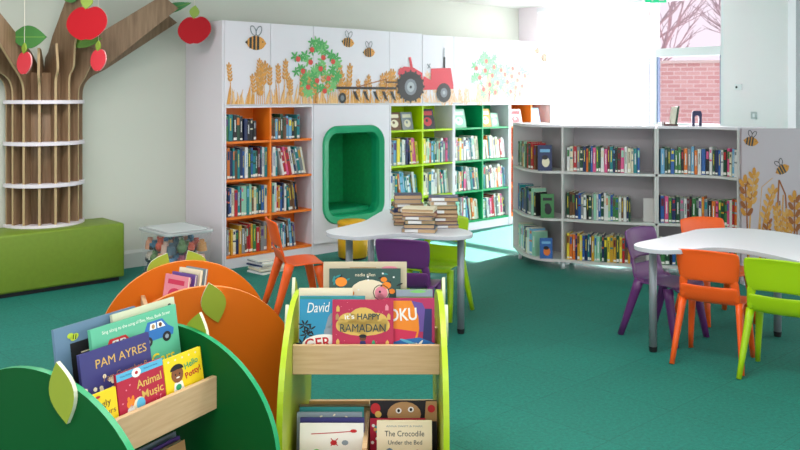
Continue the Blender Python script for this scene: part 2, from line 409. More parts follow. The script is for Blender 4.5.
def row(root, ang, x0, x1, y, z, n, hr, where, group, pal=None, lean_from=None, lean=R(11), depth=.19, labelled=True, stuff=None, rng=random, seq=None):
    """n books side by side on one shelf; where = wording of the place"""
    W = x1-x0
    hs = [rng.uniform(*hr) for _ in range(n)]
    ths = [rng.uniform(.6, 1.45) for _ in range(n)]
    nl = n-lean_from if lean_from is not None else 0
    extra = hs[lean_from]*math.sin(lean) if nl else 0
    sc = (W-extra-.002*n)/sum(t*(1/math.cos(lean) if (lean_from is not None and i >= lean_from) else 1) for i, t in enumerate(ths))
    x = x0; k = 0
    for i in range(n):
        t = ths[i]*sc; h = hs[i]; ln = lean_from is not None and i >= lean_from
        if ln and i == lean_from: x += max(h, 0)*math.sin(lean)
        c = seq[i] if seq and i < len(seq) else rng.choice(pal or names)
        d = depth*rng.uniform(.88, 1)
        yy = y+rng.uniform(0, .012)
        if stuff is not None:
            px, py = local_to_world(root, ang, x, yy)
            M = Matrix.Translation((px, py, z)) @ Matrix.Rotation(ang, 4, 'Z') @ Matrix.Rotation(-lean if ln else 0, 4, 'Y')
            spine_book(stuff, t, d, h, c, M, rng, labelled)
        else:
            mb = MB(); spine_book(mb, t, d, h, c, None, rng, labelled)
            px, py = local_to_world(root, ang, x, yy)
            o = mb.build('book', fix=False)
            o.matrix_world = Matrix.Translation((px, py, z)) @ Matrix.Rotation(ang, 4, 'Z') @ Matrix.Rotation(-lean if ln else 0, 4, 'Y')
            tag(o, f'{c} spine{" leaning" if ln else ""}, {ORD[i]} from left, {where}', 'book', group)
        x += t/(math.cos(lean) if ln else 1)+.002
def flat_book(name_, w, h, t, cov, root_M, label, group=None, side=None):
    """face-out picture book: empty at its base, origin at lower left of the cover, cover faces local -y"""
    r = bpy.data.objects.new(name_, None); COL.objects.link(r); r.matrix_world = root_M; r.empty_display_size = .05
    tag(r, label, 'book', group)
    s = MB(); s.box(0, w, 0, .0018, 0, h, cov); s.box(0, w, t-.0018, t, 0, h, cov); s.box(0, .0018, .0018, t-.0018, 0, h, side or cov); s.build('cover', r)
    s = MB(); s.box(.0022, w-.003, .0018, t-.0018, .002, h-.002, PAPER); s.build('pages', r)
    return r

# ------------------------------------------------------------------ built-in units
BOOKT = .012
def bookcase(u0, W, colm, cname, zs, label, inner_right=True, div=True):
    x, y = U(u0)
    r = thing('bookcase', label, 'bookcase', (x, y, 0), A, 'built-in bookcases along the wall')
    g = .002
    s = MB(); t = .018
    s.box(g, t, 0, WN-.005, 0, 1.36, WHITE); s.box(W-t, W-g, 0, WN-.005, .0, 1.36, WHITE)
    s.box(t, W-t, 0, WN-.005, 1.342, 1.36, WHITE)
    s.build('carcass', r)
    s = MB(); s.box(t, W-t, .006, .024, .0, .085, WHITE); s.build('plinth', r)
    s = MB(); s.box(t, W-t, .275, .285, .085, 1.342, colm); s.build('back_panel', r)
    m = W/2
    s = MB(); s.box(m-.009, m+.009, .002, .275, .105, 1.342, colm); s.build('divider', r)
    s = MB(); s.box(t, W-t, .002, .275, .085, .105, colm); s.build('bottom_shelf', r)
    for z in zs:
        for a, b in ((t, m-.009), (m+.009, W-t)):
            s = MB(); s.box(a, b, .004, .275, z-.018, z, colm); s.build('shelf', r)
    return r, (x, y)
ZO = [.425, .74, 1.06]
ZL = [.425, .75, 1.10]
rO, pO = bookcase(0, .912, ORANGE, 'orange', ZO, 'white built-in bookcase with orange shelves, leftmost, beside the plastic box')
rL, pL = bookcase(1.832, .90, LIME, 'lime', ZL, 'white built-in bookcase with lime green shelves right of the nook')
rG, pG = bookcase(2.734, .90, GREEN, 'green', ZL, 'white built-in bookcase with emerald green shelves')
rP, pP = bookcase(3.636, .76, ORANGE, 'orange', ZL, 'white built-in bookcase with orange shelves at the far right end, half hidden')
# nook
x, y = U(.914)
W = .916
r = thing('reading_nook', 'white wall unit with rounded green padded reading nook', 'reading nook', (x, y, 0), A)
def rrect(x0, x1, z0, z1, rad, n=8):
    out = []
    for (qx, qz, a0) in ((x1-rad, z1-rad, 0), (x0+rad, z1-rad, 90), (x0+rad, z0+rad, 180), (x1-rad, z0+rad, 270)):
        for i in range(n+1):
            a = R(a0+90*i/n); out.append((qx+rad*math.cos(a), qz+rad*math.sin(a)))
    return out
hole = rrect(.10, .845, .255, 1.165, .17)
outer = [(.002, .1), (W-.002, .1), (W-.002, 1.36), (.002, 1.36)]
tr = tessellate_polygon([[Vector((a, b, 0)) for a, b in outer], [Vector((a, b, 0)) for a, b in hole]])
s = MB(); s.add([(a, 0, b) for a, b in outer+hole], [tuple(t) for t in tr], WHITE)
s.box(.002, .02, .001, WN-.005, .1, 1.36, WHITE); s.box(W-.02, W-.002, .001, WN-.005, .1, 1.36, WHITE); s.box(.02, W-.02, .001, WN-.005, 1.342, 1.36, WHITE)
o = s.build('front_panel', r)
s = MB(); s.box(.002, W-.002, .02, .04, 0, .1, WHITE); s.build('plinth', r)
NG = mat('nook_green_frame', '#0d9a68', .45); NF = mat('nook_green_felt', '#12a563', .9, .12, 30, .3)
def ring(mb, o1, y1, o2, y2, m):
    n = len(o1); mb.add([(a, y1, b) for a, b in o1]+[(a, y2, b) for a, b in o2], [(i, (i+1) % n, n+(i+1) % n, n+i) for i in range(n)], m)
h0 = rrect(.10, .845, .255, 1.165, .17); h1 = rrect(.108, .837, .263, 1.157, .165); h2 = rrect(.165, .78, .32, 1.10, .11); h3 = rrect(.175, .77, .33, 1.09, .1)
s = MB(); ring(s, h0, .0, h1, -.018, NG); ring(s, h1, -.018, h2, -.006, NG); ring(s, h2, -.006, h3, .03, NG); ring(s, h3, .03, h3, .10, NG); s.build('nook_frame', r, smooth=True, fix=False)
s = MB(); h4 = rrect(.15, .795, .31, 1.115, .06)
ring(s, h3, .10, h4, .101, NF); ring(s, h4, .101, h4, .58, NF); s.flat(h4, NF, .58); s.build('nook_lining', r, fix=False)
s = MB(); s.box(.17, .775, .1, .56, .315, .375, NG); s.build('seat_pad', r, bevel=.02, seg=3, smooth=True)

x, y = U(-.02)
t = thing('side_panel', 'tall white end panel closing the left end of the built-in units', 'panel', (x, y, 0), A)
s = MB(); s.box(0, .018, 0, WN-.005, 0, 2.07, WHITE); s.build('board', t, bevel=.0015, seg=1)
# overhead cupboards
def cupboard(u0, u1, seams, label, top=2.07, off=0):
    x, y = U(u0)
    r = thing('overhead_cupboard', label, 'cupboard', (x, y, 0), A)
    W = u1-u0
    s = MB(); s.box(0.001, W-.001, .02+off, WN-.005, 1.365, top, WHITE); s.build('carcass', r)
    for a, b in zip(seams[:-1], seams[1:]):
        s = MB(); s.box(a-u0+.0015, b-u0-.0015, off, .019+off, 1.363, top, WHITE); s.build('cupboard_door', r, bevel=.0015, seg=1)
    return r
r1 = cupboard(0, 2.272, [0, .456, .914, 1.832, 2.272], 'white overhead cupboards with printed bees, wheat and apple tree above the nook', off=0)
r2 = cupboard(2.275, 4.40, [2.275, 2.734, 3.185, 3.636, 4.02, 4.40], 'white overhead cupboards with tractor front and two faded apple trees', 2.062, off=.0)
# ---- printed artwork
WOR = mat('print_orange', '#dd9a45', .5); WO2 = mat('print_pale_orange', '#efbf86', .5); WBR = mat('print_brown', '#a8642a', .5); WTAN = mat('print_tan', '#c98f4d', .5)
PGR = mat('print_green', '#4ea65a', .5); PGR2 = mat('print_light_green', '#79bf74', .5); PRED = mat('print_red', '#d8473c', .5); PBLK = mat('print_black', '#31302f', .5); PGY = mat('print_grey', '#7d8187', .5)
FW = mat('print_overlit_wheat', '#e6b893', .5); FW2 = mat('print_overlit_orange', '#eccab0', .5); FGR = mat('print_overlit_green', '#9ccfa5', .5); FGR2 = mat('print_overlit_green_dark', '#82bf90', .5); FRED = mat('print_overlit_red', '#dc6a60', .5); TRED = mat('print_tractor_red', '#d2404c', .5)  # these pale tones hold window glare in their colour, except the tractor red
def bee(mb, cx_, cz, s_, tilt=0, y=-.002, flip=1, body=WOR):
    def T(x, z): x *= flip; return (cx_+s_*(x*math.cos(tilt)-z*math.sin(tilt)), cz+s_*(x*math.sin(tilt)+z*math.cos(tilt)))
    pts = [T(.5*math.cos(a)*(1.12 if abs(math.cos(a)) > .97 else 1), .33*math.sin(a)) for a in [2*PI*i/20 for i in range(20)]]
    mb.flat(pts, body, y); mb.flat([T(-.6, .02), T(-.45, .12), T(-.45, -.1)], PBLK if body is WOR else WBR, y-.0002)
    for k in (-.3, -.1, .1):
        h = .33*math.sqrt(1-(k/.5)**2)*.98
        mb.flat([T(k-.065, -h), T(k+.065, -h*1.0), T(k+.07, h), T(k-.055, h)], PBLK, y-.0006)
    mb.ell(*T(.36, .06), .035*s_, .035*s_, PBLK, y-.0006, n=8)
    for sg, ro in ((-1, .45), (1, -.45)):
        c = T(sg*.15+.0, .58); pts = []
        for i in range(15):
            a = 2*PI*i/14; x_, z_ = .13*math.cos(a), .24*math.sin(a)
            xx = sg*.15+x_*math.cos(ro)-z_*math.sin(ro); zz = .56+x_*math.sin(ro)+z_*math.cos(ro); pts.append(T(xx, zz))
        mb.stroke(pts,   .05*s_, PGY if body is WOR else PBLK, y-.0008)
def wheat(mb, x, z0, z1, m1, m2, rng, w=.05, lean=0, y=-.002, stalk=True, wide=1):
    n = 9; P = [(x+lean*(i/n)**2, z0+(z1-z0)*i/n) for i in range(n+1)]
    mb.stroke(P, .007*wide, m1, y)
    L_ = w*2.6; top = z1; k = 5
    for i in range(k):
        f = i/(k-1); zc = top-L_*f; xx = x+lean*((zc-z0)/(z1-z0))**2
        mb.ell(xx-w*.32, zc+w*.1, w*.2, w*.42, m1 if i % 2 else m2, y-.0004, .5, 8)
        mb.ell(xx+w*.32, zc+w*.1, w*.2, w*.42, m2 if i % 2 else m1, y-.0005, -.5, 8)
    mb.ell(x+lean, top+w*.45, w*.2, w*.45, m2, y-.0006, 0, 8)
def field(parent, x0, x1, z0, zr, m1, m2, seed, skip=(), name='wheat_print', dens=.024, wide=1):
    rng = random.Random(seed); mb = MB(); x = x0
    zmin = z0
    i = 0
    while x < x1:
        x += rng.uniform(.4, 1.2)*dens
        if any(a < x < b for a, b in skip): continue
        if x > x1: break
        h = rng.uniform(*zr)
        ly = -.002-.00003*(i % 30); i += 1
        if rng.random() < .34: wheat(mb, x, zmin, zmin+h, m1, m2, rng, rng.uniform(.042, .062), rng.uniform(-.03, .03), ly, wide=wide)
        else:
            hh = h*rng.uniform(.35, .6); b = rng.uniform(.008, .018); l = rng.uniform(-.03, .03)
            mb.flat([(x-b, zmin), (x+b, zmin), (x+l*.5+b*.6, zmin+hh*.6), (x+l, zmin+hh), (x+l*.5-b*.5, zmin+hh*.6)], rng.choice([m1, WO2 if m1 is not FW else FW2, WO2 if m1 is not FW else FW2]), ly)
            mb.stroke([(x-b, zmin), (x+l*.5-b*.5, zmin+hh*.6), (x+l, zmin+hh)], .004, WTAN if m1 is not FW else m1, ly-.00002)
    o = mb.build(name, parent, fix=False); o['kind'] = 'stuff'; return o
def apple_tree(parent, cx_, z0, w, h, g1, g2, red, trunk, seed, n=66, napp=11, overlit=False):
    rng = random.Random(seed); mb = MB()
    mb.stroke([(cx_-.004, z0), (cx_+.006, z0+h*.25), (cx_, z0+h*.6)], .018, trunk, -.0028)
    mb.stroke([(cx_+.004, z0+h*.12), (cx_+w*.22, z0+h*.3)], .01, trunk, -.0028); mb.stroke([(cx_, z0+h*.15), (cx_-w*.2, z0+h*.34)], .01, trunk, -.0028)
    for k in range(n):
        a = rng.uniform(0, 2*PI); rr = math.sqrt(rng.random())
        px = cx_+rr*math.cos(a)*w*.47; pz = z0+h*.54+rr*math.sin(a)*h*.43
        if pz > z0+h*.75: px = cx_+(px-cx_)*.75
        ro = rng.uniform(0, 6.3); g = g1 if rng.random() < .6 else g2
        L_ = .040*rng.uniform(.8, 1.25)
        for q in range(5):
            b = ro+q*2*PI/5
            mb.ell(px+L_*.6*math.cos(b), pz+L_*.6*math.sin(b), L_*.6, L_*.24, g, -.0034-.00002*(k % 40), b, 7)
    for k in range(napp):
        a = k*2.4; rr = math.sqrt((k+.5)/napp)
        px = cx_+rr*math.cos(a)*w*.40; pz = z0+h*.52+rr*math.sin(a)*h*.38
        mb.ell(px, pz, .026, .026, red, -.0044, 0, 12); mb.ell(px+.008, pz+.027, .012, .006, g1, -.0046, .5, 7)
    return mb.build('apple_tree_print', parent, fix=False)
zb = 1.372
def pu(px): k = (px-400)/F; return (6.92*k+1.456)/(.74-.673*k)
def pz(px, py): u_ = pu(px); return HC-(py-HY)*(6.92+.673*u_)/F
field(r1, .015, 2.25, zb, (.16, .36), WOR, WTAN, 5, skip=((.915+.12, .915+.13),))
for (px, py, sz) in ((256, 43, .185), (348, 42.5, .135), (369, 52.5, .135)):
    mb = MB(); bee(mb, pu(px), pz(px, py)-.0, sz, 0 if px < 300 else (-.08 if px < 360 else .05)); o = mb.build('bee_print', r1, fix=False)
apple_tree(r1, pu(316), zb+.005, .58, .60, PGR, PGR2, PRED, WBR, 3)
# plough
mb = MB(); u0, u1 = pu(336), pu(396)
zp = pz(350, 88)
mb.rect(u0, u1, zp-.012, zp+.012, PBLK, -.0055)
mb.ell(pu(342), pz(342, 98), .045, .05, PBLK, -.006); mb.ell(pu(342), pz(342, 98), .022, .026, PGY, -.0064)
for px in (354, 364, 374, 383, 391):
    a = pu(px); mb.flat([(a-.02, zp-.03), (a+.02, zp-.03), (a+.05, zp-.1), (a+.07, zp-.13), (a+.02, zp-.1)], PBLK, -.006)
mb.stroke([(pu(357), zp+.01), (pu(386), zp+.09), (pu(386), zp)], .01, WBR, -.0062); mb.stroke([(pu(386), zp+.06), (pu(400), zp+.06)], .014, PBLK, -.0062)
mb.build('plough_print', r1, fix=False)
# tractor, rear half on the left cupboards, front half on the right
def polyp(mb, pts, m, y, off=0): mb.flat([(pu(a)-off, pz(a, b)) for a, b in pts], m, y)
mb = MB(); polyp(mb, [(397.5, 74), (399, 69), (404, 66.5), (413, 67.5), (422.2, 73), (422.2, 88), (410, 88)], TRED, -.0056)
polyp(mb, [(408.3, 57.5), (410.6, 57), (412.6, 68), (410, 68.5)], TRED, -.0054)
mb.ell(pu(410.3), pz(410.3, 86.4), .176, .148, PBLK, -.0066, n=28); mb.ell(pu(410.3), pz(410.3, 87), .082, .082, PGY, -.007, n=20); mb.ell(pu(410.3), pz(410.3, 87), .05, .05, mat('print_light_grey', '#a9adb2', .5), -.0073, n=16); mb.ell(pu(410.3), pz(410.3, 87), .016, .016, PBLK, -.0076, n=10)
for k in range(16):
    a = 2*PI*k/16; q = (pu(410.3)+.178*math.cos(a), pz(410.3, 86.4)+.150*math.sin(a)); mb.ell(q[0], q[1], .02, .014, PBLK, -.0064, a, 6)
mb.build('tractor_print', r1, fix=False)
off = 2.275
mb = MB(); polyp(mb, [(423.2, 76), (430.5, 80), (430.5, 68.5), (450.5, 68), (453, 84), (453, 89), (423.2, 90)], TRED, -.0056, off)
polyp(mb, [(443.4, 48), (444.2, 48), (444.2, 57), (443.4, 57)], PGY, -.005, off); polyp(mb, [(443, 57), (445, 57), (445, 68), (443, 68)], PBLK, -.005, off)
mb.stroke([(pu(427)-off, pz(427, 64)), (pu(430)-off, pz(430, 68))], .012, PGY, -.005); mb.stroke([(pu(427.5)-off, pz(427, 68.5)), (pu(430)-off, pz(430, 63.5))], .01, PGY, -.005)
a_, b_ = pu(443.5)-off, pz(443.5, 92.7)
mb.ell(a_, b_, .105, .10, PBLK, -.0066, n=24); mb.ell(a_, b_, .05, .05, PGY, -.007, n=16); mb.ell(a_, b_, .02, .02, MATS['print_light_grey'], -.0073, n=10)
mb.build('tractor_print', r2, fix=False)
field(r2, .02, 2.11, zb, (.10, .30), FW, FW2, 9, name='wheat_print')
apple_tree(r2, pu(489)-off, zb+.005, .60, .55, FGR2, FGR, FRED, FRED, 4, overlit=True)
apple_tree(r2, pu(515)-off, zb+.005, .52, .46, FGR, FGR2, FRED, FRED, 6, n=45, overlit=True)
mb = MB(); bee(mb, pu(537.5)-off, pz(537, 51), .10, body=FW); bee(mb, pu(546)-off-.03, pz(546, 58), .14, body=FW)
mb.build('bee_print', r2, fix=False)

# ---- book rows in the built-ins
rg = random.Random(21)
warm = ['teal', 'dark green', 'cream', 'brown', 'red', 'white', 'navy', 'grey', 'blue', 'green', 'mustard', 'black', 'sky blue', 'maroon', 'mint', 'cream']
gO = 'books in the orange-shelved bookcase'
mL, mR_ = .456-.009, .456+.009
row(pO, A, .022, .20, .03, 1.062, 5, (.20, .235), 'top left compartment, orange bookcase', gO, ['green', 'teal', 'dark green', 'black', 'mint'], rng=rg, depth=.2)
row(pO, A, .215, .33, .03, 1.062, 4, (.16, .19), 'second cluster, top left compartment, orange bookcase', gO, ['navy', 'blue', 'sky blue', 'black'], rng=rg, depth=.2)
row(pO, A, mR_+.01, .79, .03, 1.062, 11, (.17, .225), 'top right compartment, orange bookcase', gO, ['black', 'purple', 'red', 'teal', 'cream', 'dark green', 'sky blue', 'brown'], rng=rg, depth=.2)
row(pO, A, .022, mL-.004, .03, .742, 17, (.22, .265), 'second shelf down, left column, orange bookcase', gO, ['navy', 'dark green', 'white', 'cream', 'red', 'maroon', 'teal', 'orange', 'blue', 'brown'], rng=rg)
row(pO, A, mR_+.004, .86, .03, .742, 13, (.22, .26), 'second shelf down, right column, orange bookcase', gO, ['red', 'pink', 'white', 'dark green', 'navy', 'grey', 'teal', 'cream'], lean_from=3, lean=R(12), rng=rg)
row(pO, A, .022, mL-.004, .03, .427, 17, (.22, .26), 'third shelf down, left column, orange bookcase', gO, warm, rng=rg)
row(pO, A, mR_+.004, .77, .03, .427, 13, (.21, .27), 'third shelf down, right column, orange bookcase', gO, warm, lean_from=8, lean=R(6), rng=rg)
row(pO, A, .022, mL-.004, .03, .107, 17, (.2, .25), 'bottom shelf, left column, orange bookcase', gO, ['yellow', 'teal', 'mustard', 'pink', 'green', 'purple', 'grey', 'cream', 'red', 'navy', 'brown', 'white'], rng=rg)
row(pO, A, mR_+.004, .75, .03, .107, 13, (.2, .25), 'bottom shelf, right column, orange bookcase', gO, ['teal', 'purple', 'white', 'grey', 'brown', 'navy', 'sky blue'], lean_from=9, lean=R(5), rng=rg)
gL = 'books in the lime-shelved bookcase'
light = ['white', 'cream', 'white', 'sky blue', 'mint', 'orange', 'teal', 'pink', 'cream', 'grey', 'yellow', 'white', 'navy']
mL, mR_ = .45-.009, .45+.009
row(pL, A, .022, .43, .03, .752, 13, (.22, .27), 'second shelf down, left column, lime bookcase', gL, light+['orange'], lean_from=8, lean=R(6), rng=rg)
row(pL, A, mR_+.004, .86, .03, .752, 15, (.2, .26), 'second shelf down, right column, lime bookcase', gL, light+['dark green', 'purple'], rng=rg)
row(pL, A, .022, .42, .03, .427, 13, (.2, .265), 'third shelf down, left column, lime bookcase', gL, ['teal', 'mint', 'white', 'brown', 'orange', 'navy', 'sky blue'], lean_from=4, lean=R(8), rng=rg)
row(pL, A, mR_+.004, .86, .03, .427, 14, (.2, .26), 'third shelf down, right column, lime bookcase', gL, light, lean_from=8, lean=R(6), rng=rg)
row(pL, A, .022, .42, .03, .107, 10, (.2, .26), 'bottom shelf, left column, lime bookcase', gL, ['teal', 'sky blue', 'white', 'green'], rng=rg)
row(pL, A, mR_+.004, .86, .03, .107, 12, (.2, .26), 'bottom shelf, right column, lime bookcase', gL, light, rng=rg)
# far books, past the nearest three hundred
st = MB()
for z, hr in ((.752, (.2, .26)), (.427, (.2, .26)), (.107, (.2, .26))):
    row(pG, A, .022, .43, .03, z, 14, hr, '', '', light+['white', 'cream'], lean_from=7, lean=R(8), rng=rg, stuff=st)
    row(pG, A, mR_+.004, .86, .03, z, 14, hr, '', '', light+['white', 'red'], lean_from=3, lean=R(8) if z > .5 else R(5), rng=rg, stuff=st)
tag(st.build('books', fix=False), 'rows of pale picture books packed on the three lower green shelves', 'books', kind='stuff')
# face-out books on the top shelves
def faceout(u, z, w, h, c, c2, label, lean=R(12), n=.045, group='face-out books on the top shelves'):
    x, y = U(u, n)
    M = Matrix.Translation((x, y, z)) @ Matrix.Rotation(A, 4, 'Z') @ Matrix.Rotation(-lean, 4, 'X')
    b = flat_book('picture_book', w, h, .012, PM[c], M, label, group)
    a = MB(); a.rect(w*.12, w*.88, h*.68, h*.88, PM[c2], -.0006); a.ell(w*.5, h*.36, w*.3, h*.22, PM[c2], -.0006); a.ell(w*.45, h*.42, w*.1, h*.08, PM[c], -.0012)
    a.build('cover_print', b, fix=False)
faceout(1.832+.03, 1.102, .17, .18, 'brown', 'cream', 'brown picture book standing face out, top left of lime bookcase')
faceout(1.832+.215, 1.102, .15, .18, 'grey', 'cream', 'pale grey book standing face out beside brown book, lime bookcase')
faceout(1.832+.475, 1.102, .2, .21, 'black', 'red', 'dark busy-covered book standing face out, top right of lime bookcase')
faceout(2.734+.04, 1.102, .2, .2, 'mint', 'white', 'mint green book standing face out, top left of green bookcase')
faceout(2.734+.475, 1.102, .17, .2, 'mustard', 'white', 'mustard and white book standing face out, top right of green bookcase')
faceout(2.734+.67, 1.102, .12, .15, 'mint', 'cream', 'small pale green book standing face out, green bookcase', n=.06)
faceout(3.636+.06, 1.102, .22, .19, 'white', 'red', 'white and red book standing face out on far orange top shelf')
faceout(3.636+.43, 1.102, .18, .2, 'sky blue', 'white', 'pale blue book standing face out at far right of top shelf')

# ------------------------------------------------------------------ curved bookcases
def inset(path, d):
    out = []
    for i, p in enumerate(path):
        a = Vector(path[max(i-1, 0)]); b = Vector(path[min(i+1, len(path)-1)]); t = (b-a).normalized(); nn = Vector((-t.y, t.x))
        q = Vector(p)+nn*d; out.append((q.x, q.y))
    return out
def arclen(path):
    L_ = [0]
    for a, b in zip(path[:-1], path[1:]): L_.append(L_[-1]+(Vector(b)-Vector(a)).length)
    return L_
def at(path, L_, s_):
    for i in range(len(path)-1):
        if L_[i+1] >= s_ or i == len(path)-2:
            f = (s_-L_[i])/max(1e-6, L_[i+1]-L_[i]); a, b = Vector(path[i]), Vector(path[i+1]); return a+(b-a)*f, (b-a).normalized()
CZ = [.08, .42, .815]
CT = 1.18
def curved(path, back, dividers, label, casters, ends=(True, True)):
    c0 = Vector(path[len(path)//2]); r = thing('curved_bookcase', label, 'bookcase', (c0.x, c0.y, 0), 0, 'low curved bookcases on castors')
    loc = lambda P: [(a-c0.x, b-c0.y) for a, b in P]
    def board(name, z0, z1, m, P=path, Bk=back):
        s = MB(); s.prism(loc(P)+loc(Bk)[::-1], z0, z1, m, 'xy'); return s.build(name, r)
    board('top', CT, CT+.02, WHITE)
    for z in CZ: board('shelf' if z > .1 else 'bottom_shelf', z-.02, z, WHITE2)
    bi = [tuple(Vector(b)+(Vector(b)-Vector(f)).normalized()*-.012) for f, b in zip(path, back)]
    s = MB(); s.prism(loc(back)+loc(bi)[::-1], CZ[0], CT, INNER, 'xy'); s.build('back_panel', r)
    for i in dividers:
        f, b = Vector(path[i]), Vector(back[i]); d = (b-f).normalized(); nn = Vector((-d.y, d.x))*.008
        b = b-d*.012
        P = [tuple(f-nn+d*.001), tuple(f+nn+d*.001), tuple(b+nn), tuple(b-nn)]
        segz = [(CZ[0], CZ[1]-.02), (CZ[1], CZ[2]-.02), (CZ[2], CT)]
        s = MB()
        for z0, z1 in segz: s.prism(loc(P), z0, z1, WHITE2, 'xy')
        s.build('divider' if 0 < i < len(path)-1 else 'end_panel', r)
    for i, (f_) in enumerate(casters):
        q = Vector(path[f_[0]]); q2 = Vector(back[f_[0]]); p = q+(q2-q)*f_[1]-c0
        s = MB(); s.tube([(p.x-.012, p.y, .027), (p.x+.012, p.y, .027)], .027, mat('castor_grey', '#b9bcc0', .3), 14)
        s.tube([(p.x, p.y+.015, .03), (p.x, p.y+.012, .06)], .012, STEEL, 8); s.build('castor', r, smooth=False)
    return r
fAB = spline([(1.03, 7.62), (1.06, 7.25), (1.13, 7.06), (1.23, 6.975), (1.35, 6.945), (1.55, 6.85), (1.80, 6.76), (2.05, 6.70)], 6)
bAB = inset(fAB, .28)
# smooth the tight inside bend
bAB = spline([(1.31, 7.64), (1.335, 7.42), (1.40, 7.30), (1.46, 7.25), (1.50, 7.22), (1.66, 7.13), (1.88, 7.03), (2.12, 6.975)], 6)
curved(fAB, bAB, [0, 24, len(fAB)-1], 'long low white curved bookcase of two bays beside the sunny window', [(4, .06), (24, .04), (24, .85), (40, .85), (2, .9), (40, .15)])
fC = spline([(2.068, 6.70), (2.22, 6.675), (2.37, 6.62), (2.50, 6.52), (2.58, 6.38)], 6)
bC = spline([(2.135, 6.975), (2.30, 6.94), (2.52, 6.87), (2.72, 6.72), (2.86, 6.52)], 6)
curved(fC, bC, [0, len(fC)-1], 'short low white curved bookcase beside the printed bee panel', [(3, .15), (20, .2), (3, .85), (20, .85)])
def curve_row(front, s0, s1, z, n, hr, where, group, pal, depth=.15, ins=.035, rng=rg, seq=None):
    path = inset(front, ins); L_ = arclen(path); ths = [rng.uniform(.7, 1.35) for _ in range(n)]
    W = s1-s0; sc = (W-.0015*n)/sum(ths); s_ = s0
    for i in range(n):
        t = ths[i]*sc; p, d = at(path, L_, s_); p2, d2 = at(path, L_, s_+t)
        dd = (p2-p).normalized(); an = math.atan2(dd.y, dd.x)
        mb = MB(); c = rng.choice(pal); spine_book(mb, t*.93, depth*rng.uniform(.9, 1), rng.uniform(*hr), c, None, rng)
        o = mb.build('book', fix=False); j = rng.uniform(0, .008); o.location = (p.x-dd.y*j, p.y+dd.x*j, z); o.rotation_euler = (0, 0, an)
        tag(o, f'{c} spine, {ORD[i]} from left, {where}', 'book', group); s_ += t+.0015
LAB = arclen(inset(fAB, .035)); sD = LAB[24]; sE = LAB[-1]
dk = ['red', 'maroon', 'grey', 'teal', 'dark green', 'cream', 'navy', 'pink', 'white', 'green', 'brown', 'black', 'orange', 'blue', 'sky blue']
cool = ['dark green', 'teal', 'green', 'navy', 'grey', 'mint', 'white', 'brown', 'blue', 'black']
mix2 = ['red', 'orange', 'green', 'yellow', 'mint', 'brown', 'teal', 'dark green', 'mustard', 'navy', 'blue']
gB = 'paperbacks in the long curved bookcase'
gA = 'paperbacks in the left bay of the long curved bookcase'
gC = 'paperbacks in the short curved bookcase'
for z, hr, pal, wd, e in ((CZ[2], (.19, .215), dk, 'top shelf', .90), (CZ[1], (.19, .225), cool, 'middle shelf', .80), (CZ[0], (.2, .225), mix2, 'bottom shelf', .82)):
    curve_row(fAB, sD+.03, sD+(sE-sD)*e*.98-.03, z+.001, 25, hr, f'{wd}, long curved bookcase', gB, pal)
for z, hr, pal, wd, n in ((CZ[2], (.20, .235), ['mint', 'red', 'mustard', 'dark green', 'green', 'brown', 'teal'], 'top shelf', 11), (CZ[1], (.19, .235), cool, 'middle shelf', 12), (CZ[0], (.2, .23), ['teal', 'sky blue', 'white', 'navy', 'mint', 'cream'], 'bottom shelf', 10)):
    curve_row(fAB, .06, sD-.25, z+.001, n, hr, f'{wd}, left bay of curved bookcase', gA, pal, depth=.13)
LC = arclen(inset(fC, .035))[-1]
for z, hr, wd, pal in ((CZ[2], (.185, .225), 'top shelf', dk), (CZ[1], (.19, .225), 'middle shelf', dk+cool), (CZ[0], (.19, .22), 'bottom shelf', dk)):
    curve_row(fC, .03, LC-.035, z+.001, 24 if z > .1 else 22, hr, f'{wd}, short curved bookcase', gC, pal, depth=.14)
# face-out books in left bay
for (px, Y, z, w, h, c, c2, lab) in ((538, 6.99, CZ[2], .118, .215, 'navy', 'cream', 'navy book with pale face on its cover, top shelf of left curved bay'), (541, 6.99, CZ[1], .11, .20, 'green', 'black', 'green and black book turned face out, middle shelf of left curved bay'), (540, 6.99, CZ[0], .105, .17, 'blue', 'orange', 'blue book with orange figure face out, bottom shelf of left curved bay')):
    X = (px-400)/F*Y
    M = Matrix.Translation((X, Y, z+.001)) @ Matrix.Rotation(R(-2), 4, 'Z') @ Matrix.Rotation(R(-4), 4, 'X')
    b = flat_book('picture_book', w, h, .014, PM[c], M, lab, 'face-out books in the curved bay')
    a = MB(); a.ell(w*.55, h*.34, w*.27, h*.2, PM[c2], -.0006); a.rect(w*.15, w*.85, h*.72, h*.84, PM['sky blue'] if c != 'green' else PM['black'], -.0006); a.ell(w*.5, h*.52, w*.22, h*.09, PM['black'], -.001); a.build('cover_print', b, fix=False)
# white shelf label cards at the row ends
for z, f_ in ((CZ[1], .9), (CZ[0], .93)):
    path = inset(fAB, .07); L_ = arclen(path); p, d = at(path, L_, sD+(sE-sD)*f_-.06)
    s = MB(); s.box(0, .085, 0, .003, 0, .19, WHITE2); s.box(0, .085, -.05, .0, 0, .002, WHITE2)
    tag(s.build('bookend', loc=(p.x, p.y, z+.001), rot=(0, 0, math.atan2(d.y, d.x))), f'white bookend plate at right end of the {"middle" if z > .2 else "bottom"} row, long curved bookcase', 'bookend', 'white bookends')

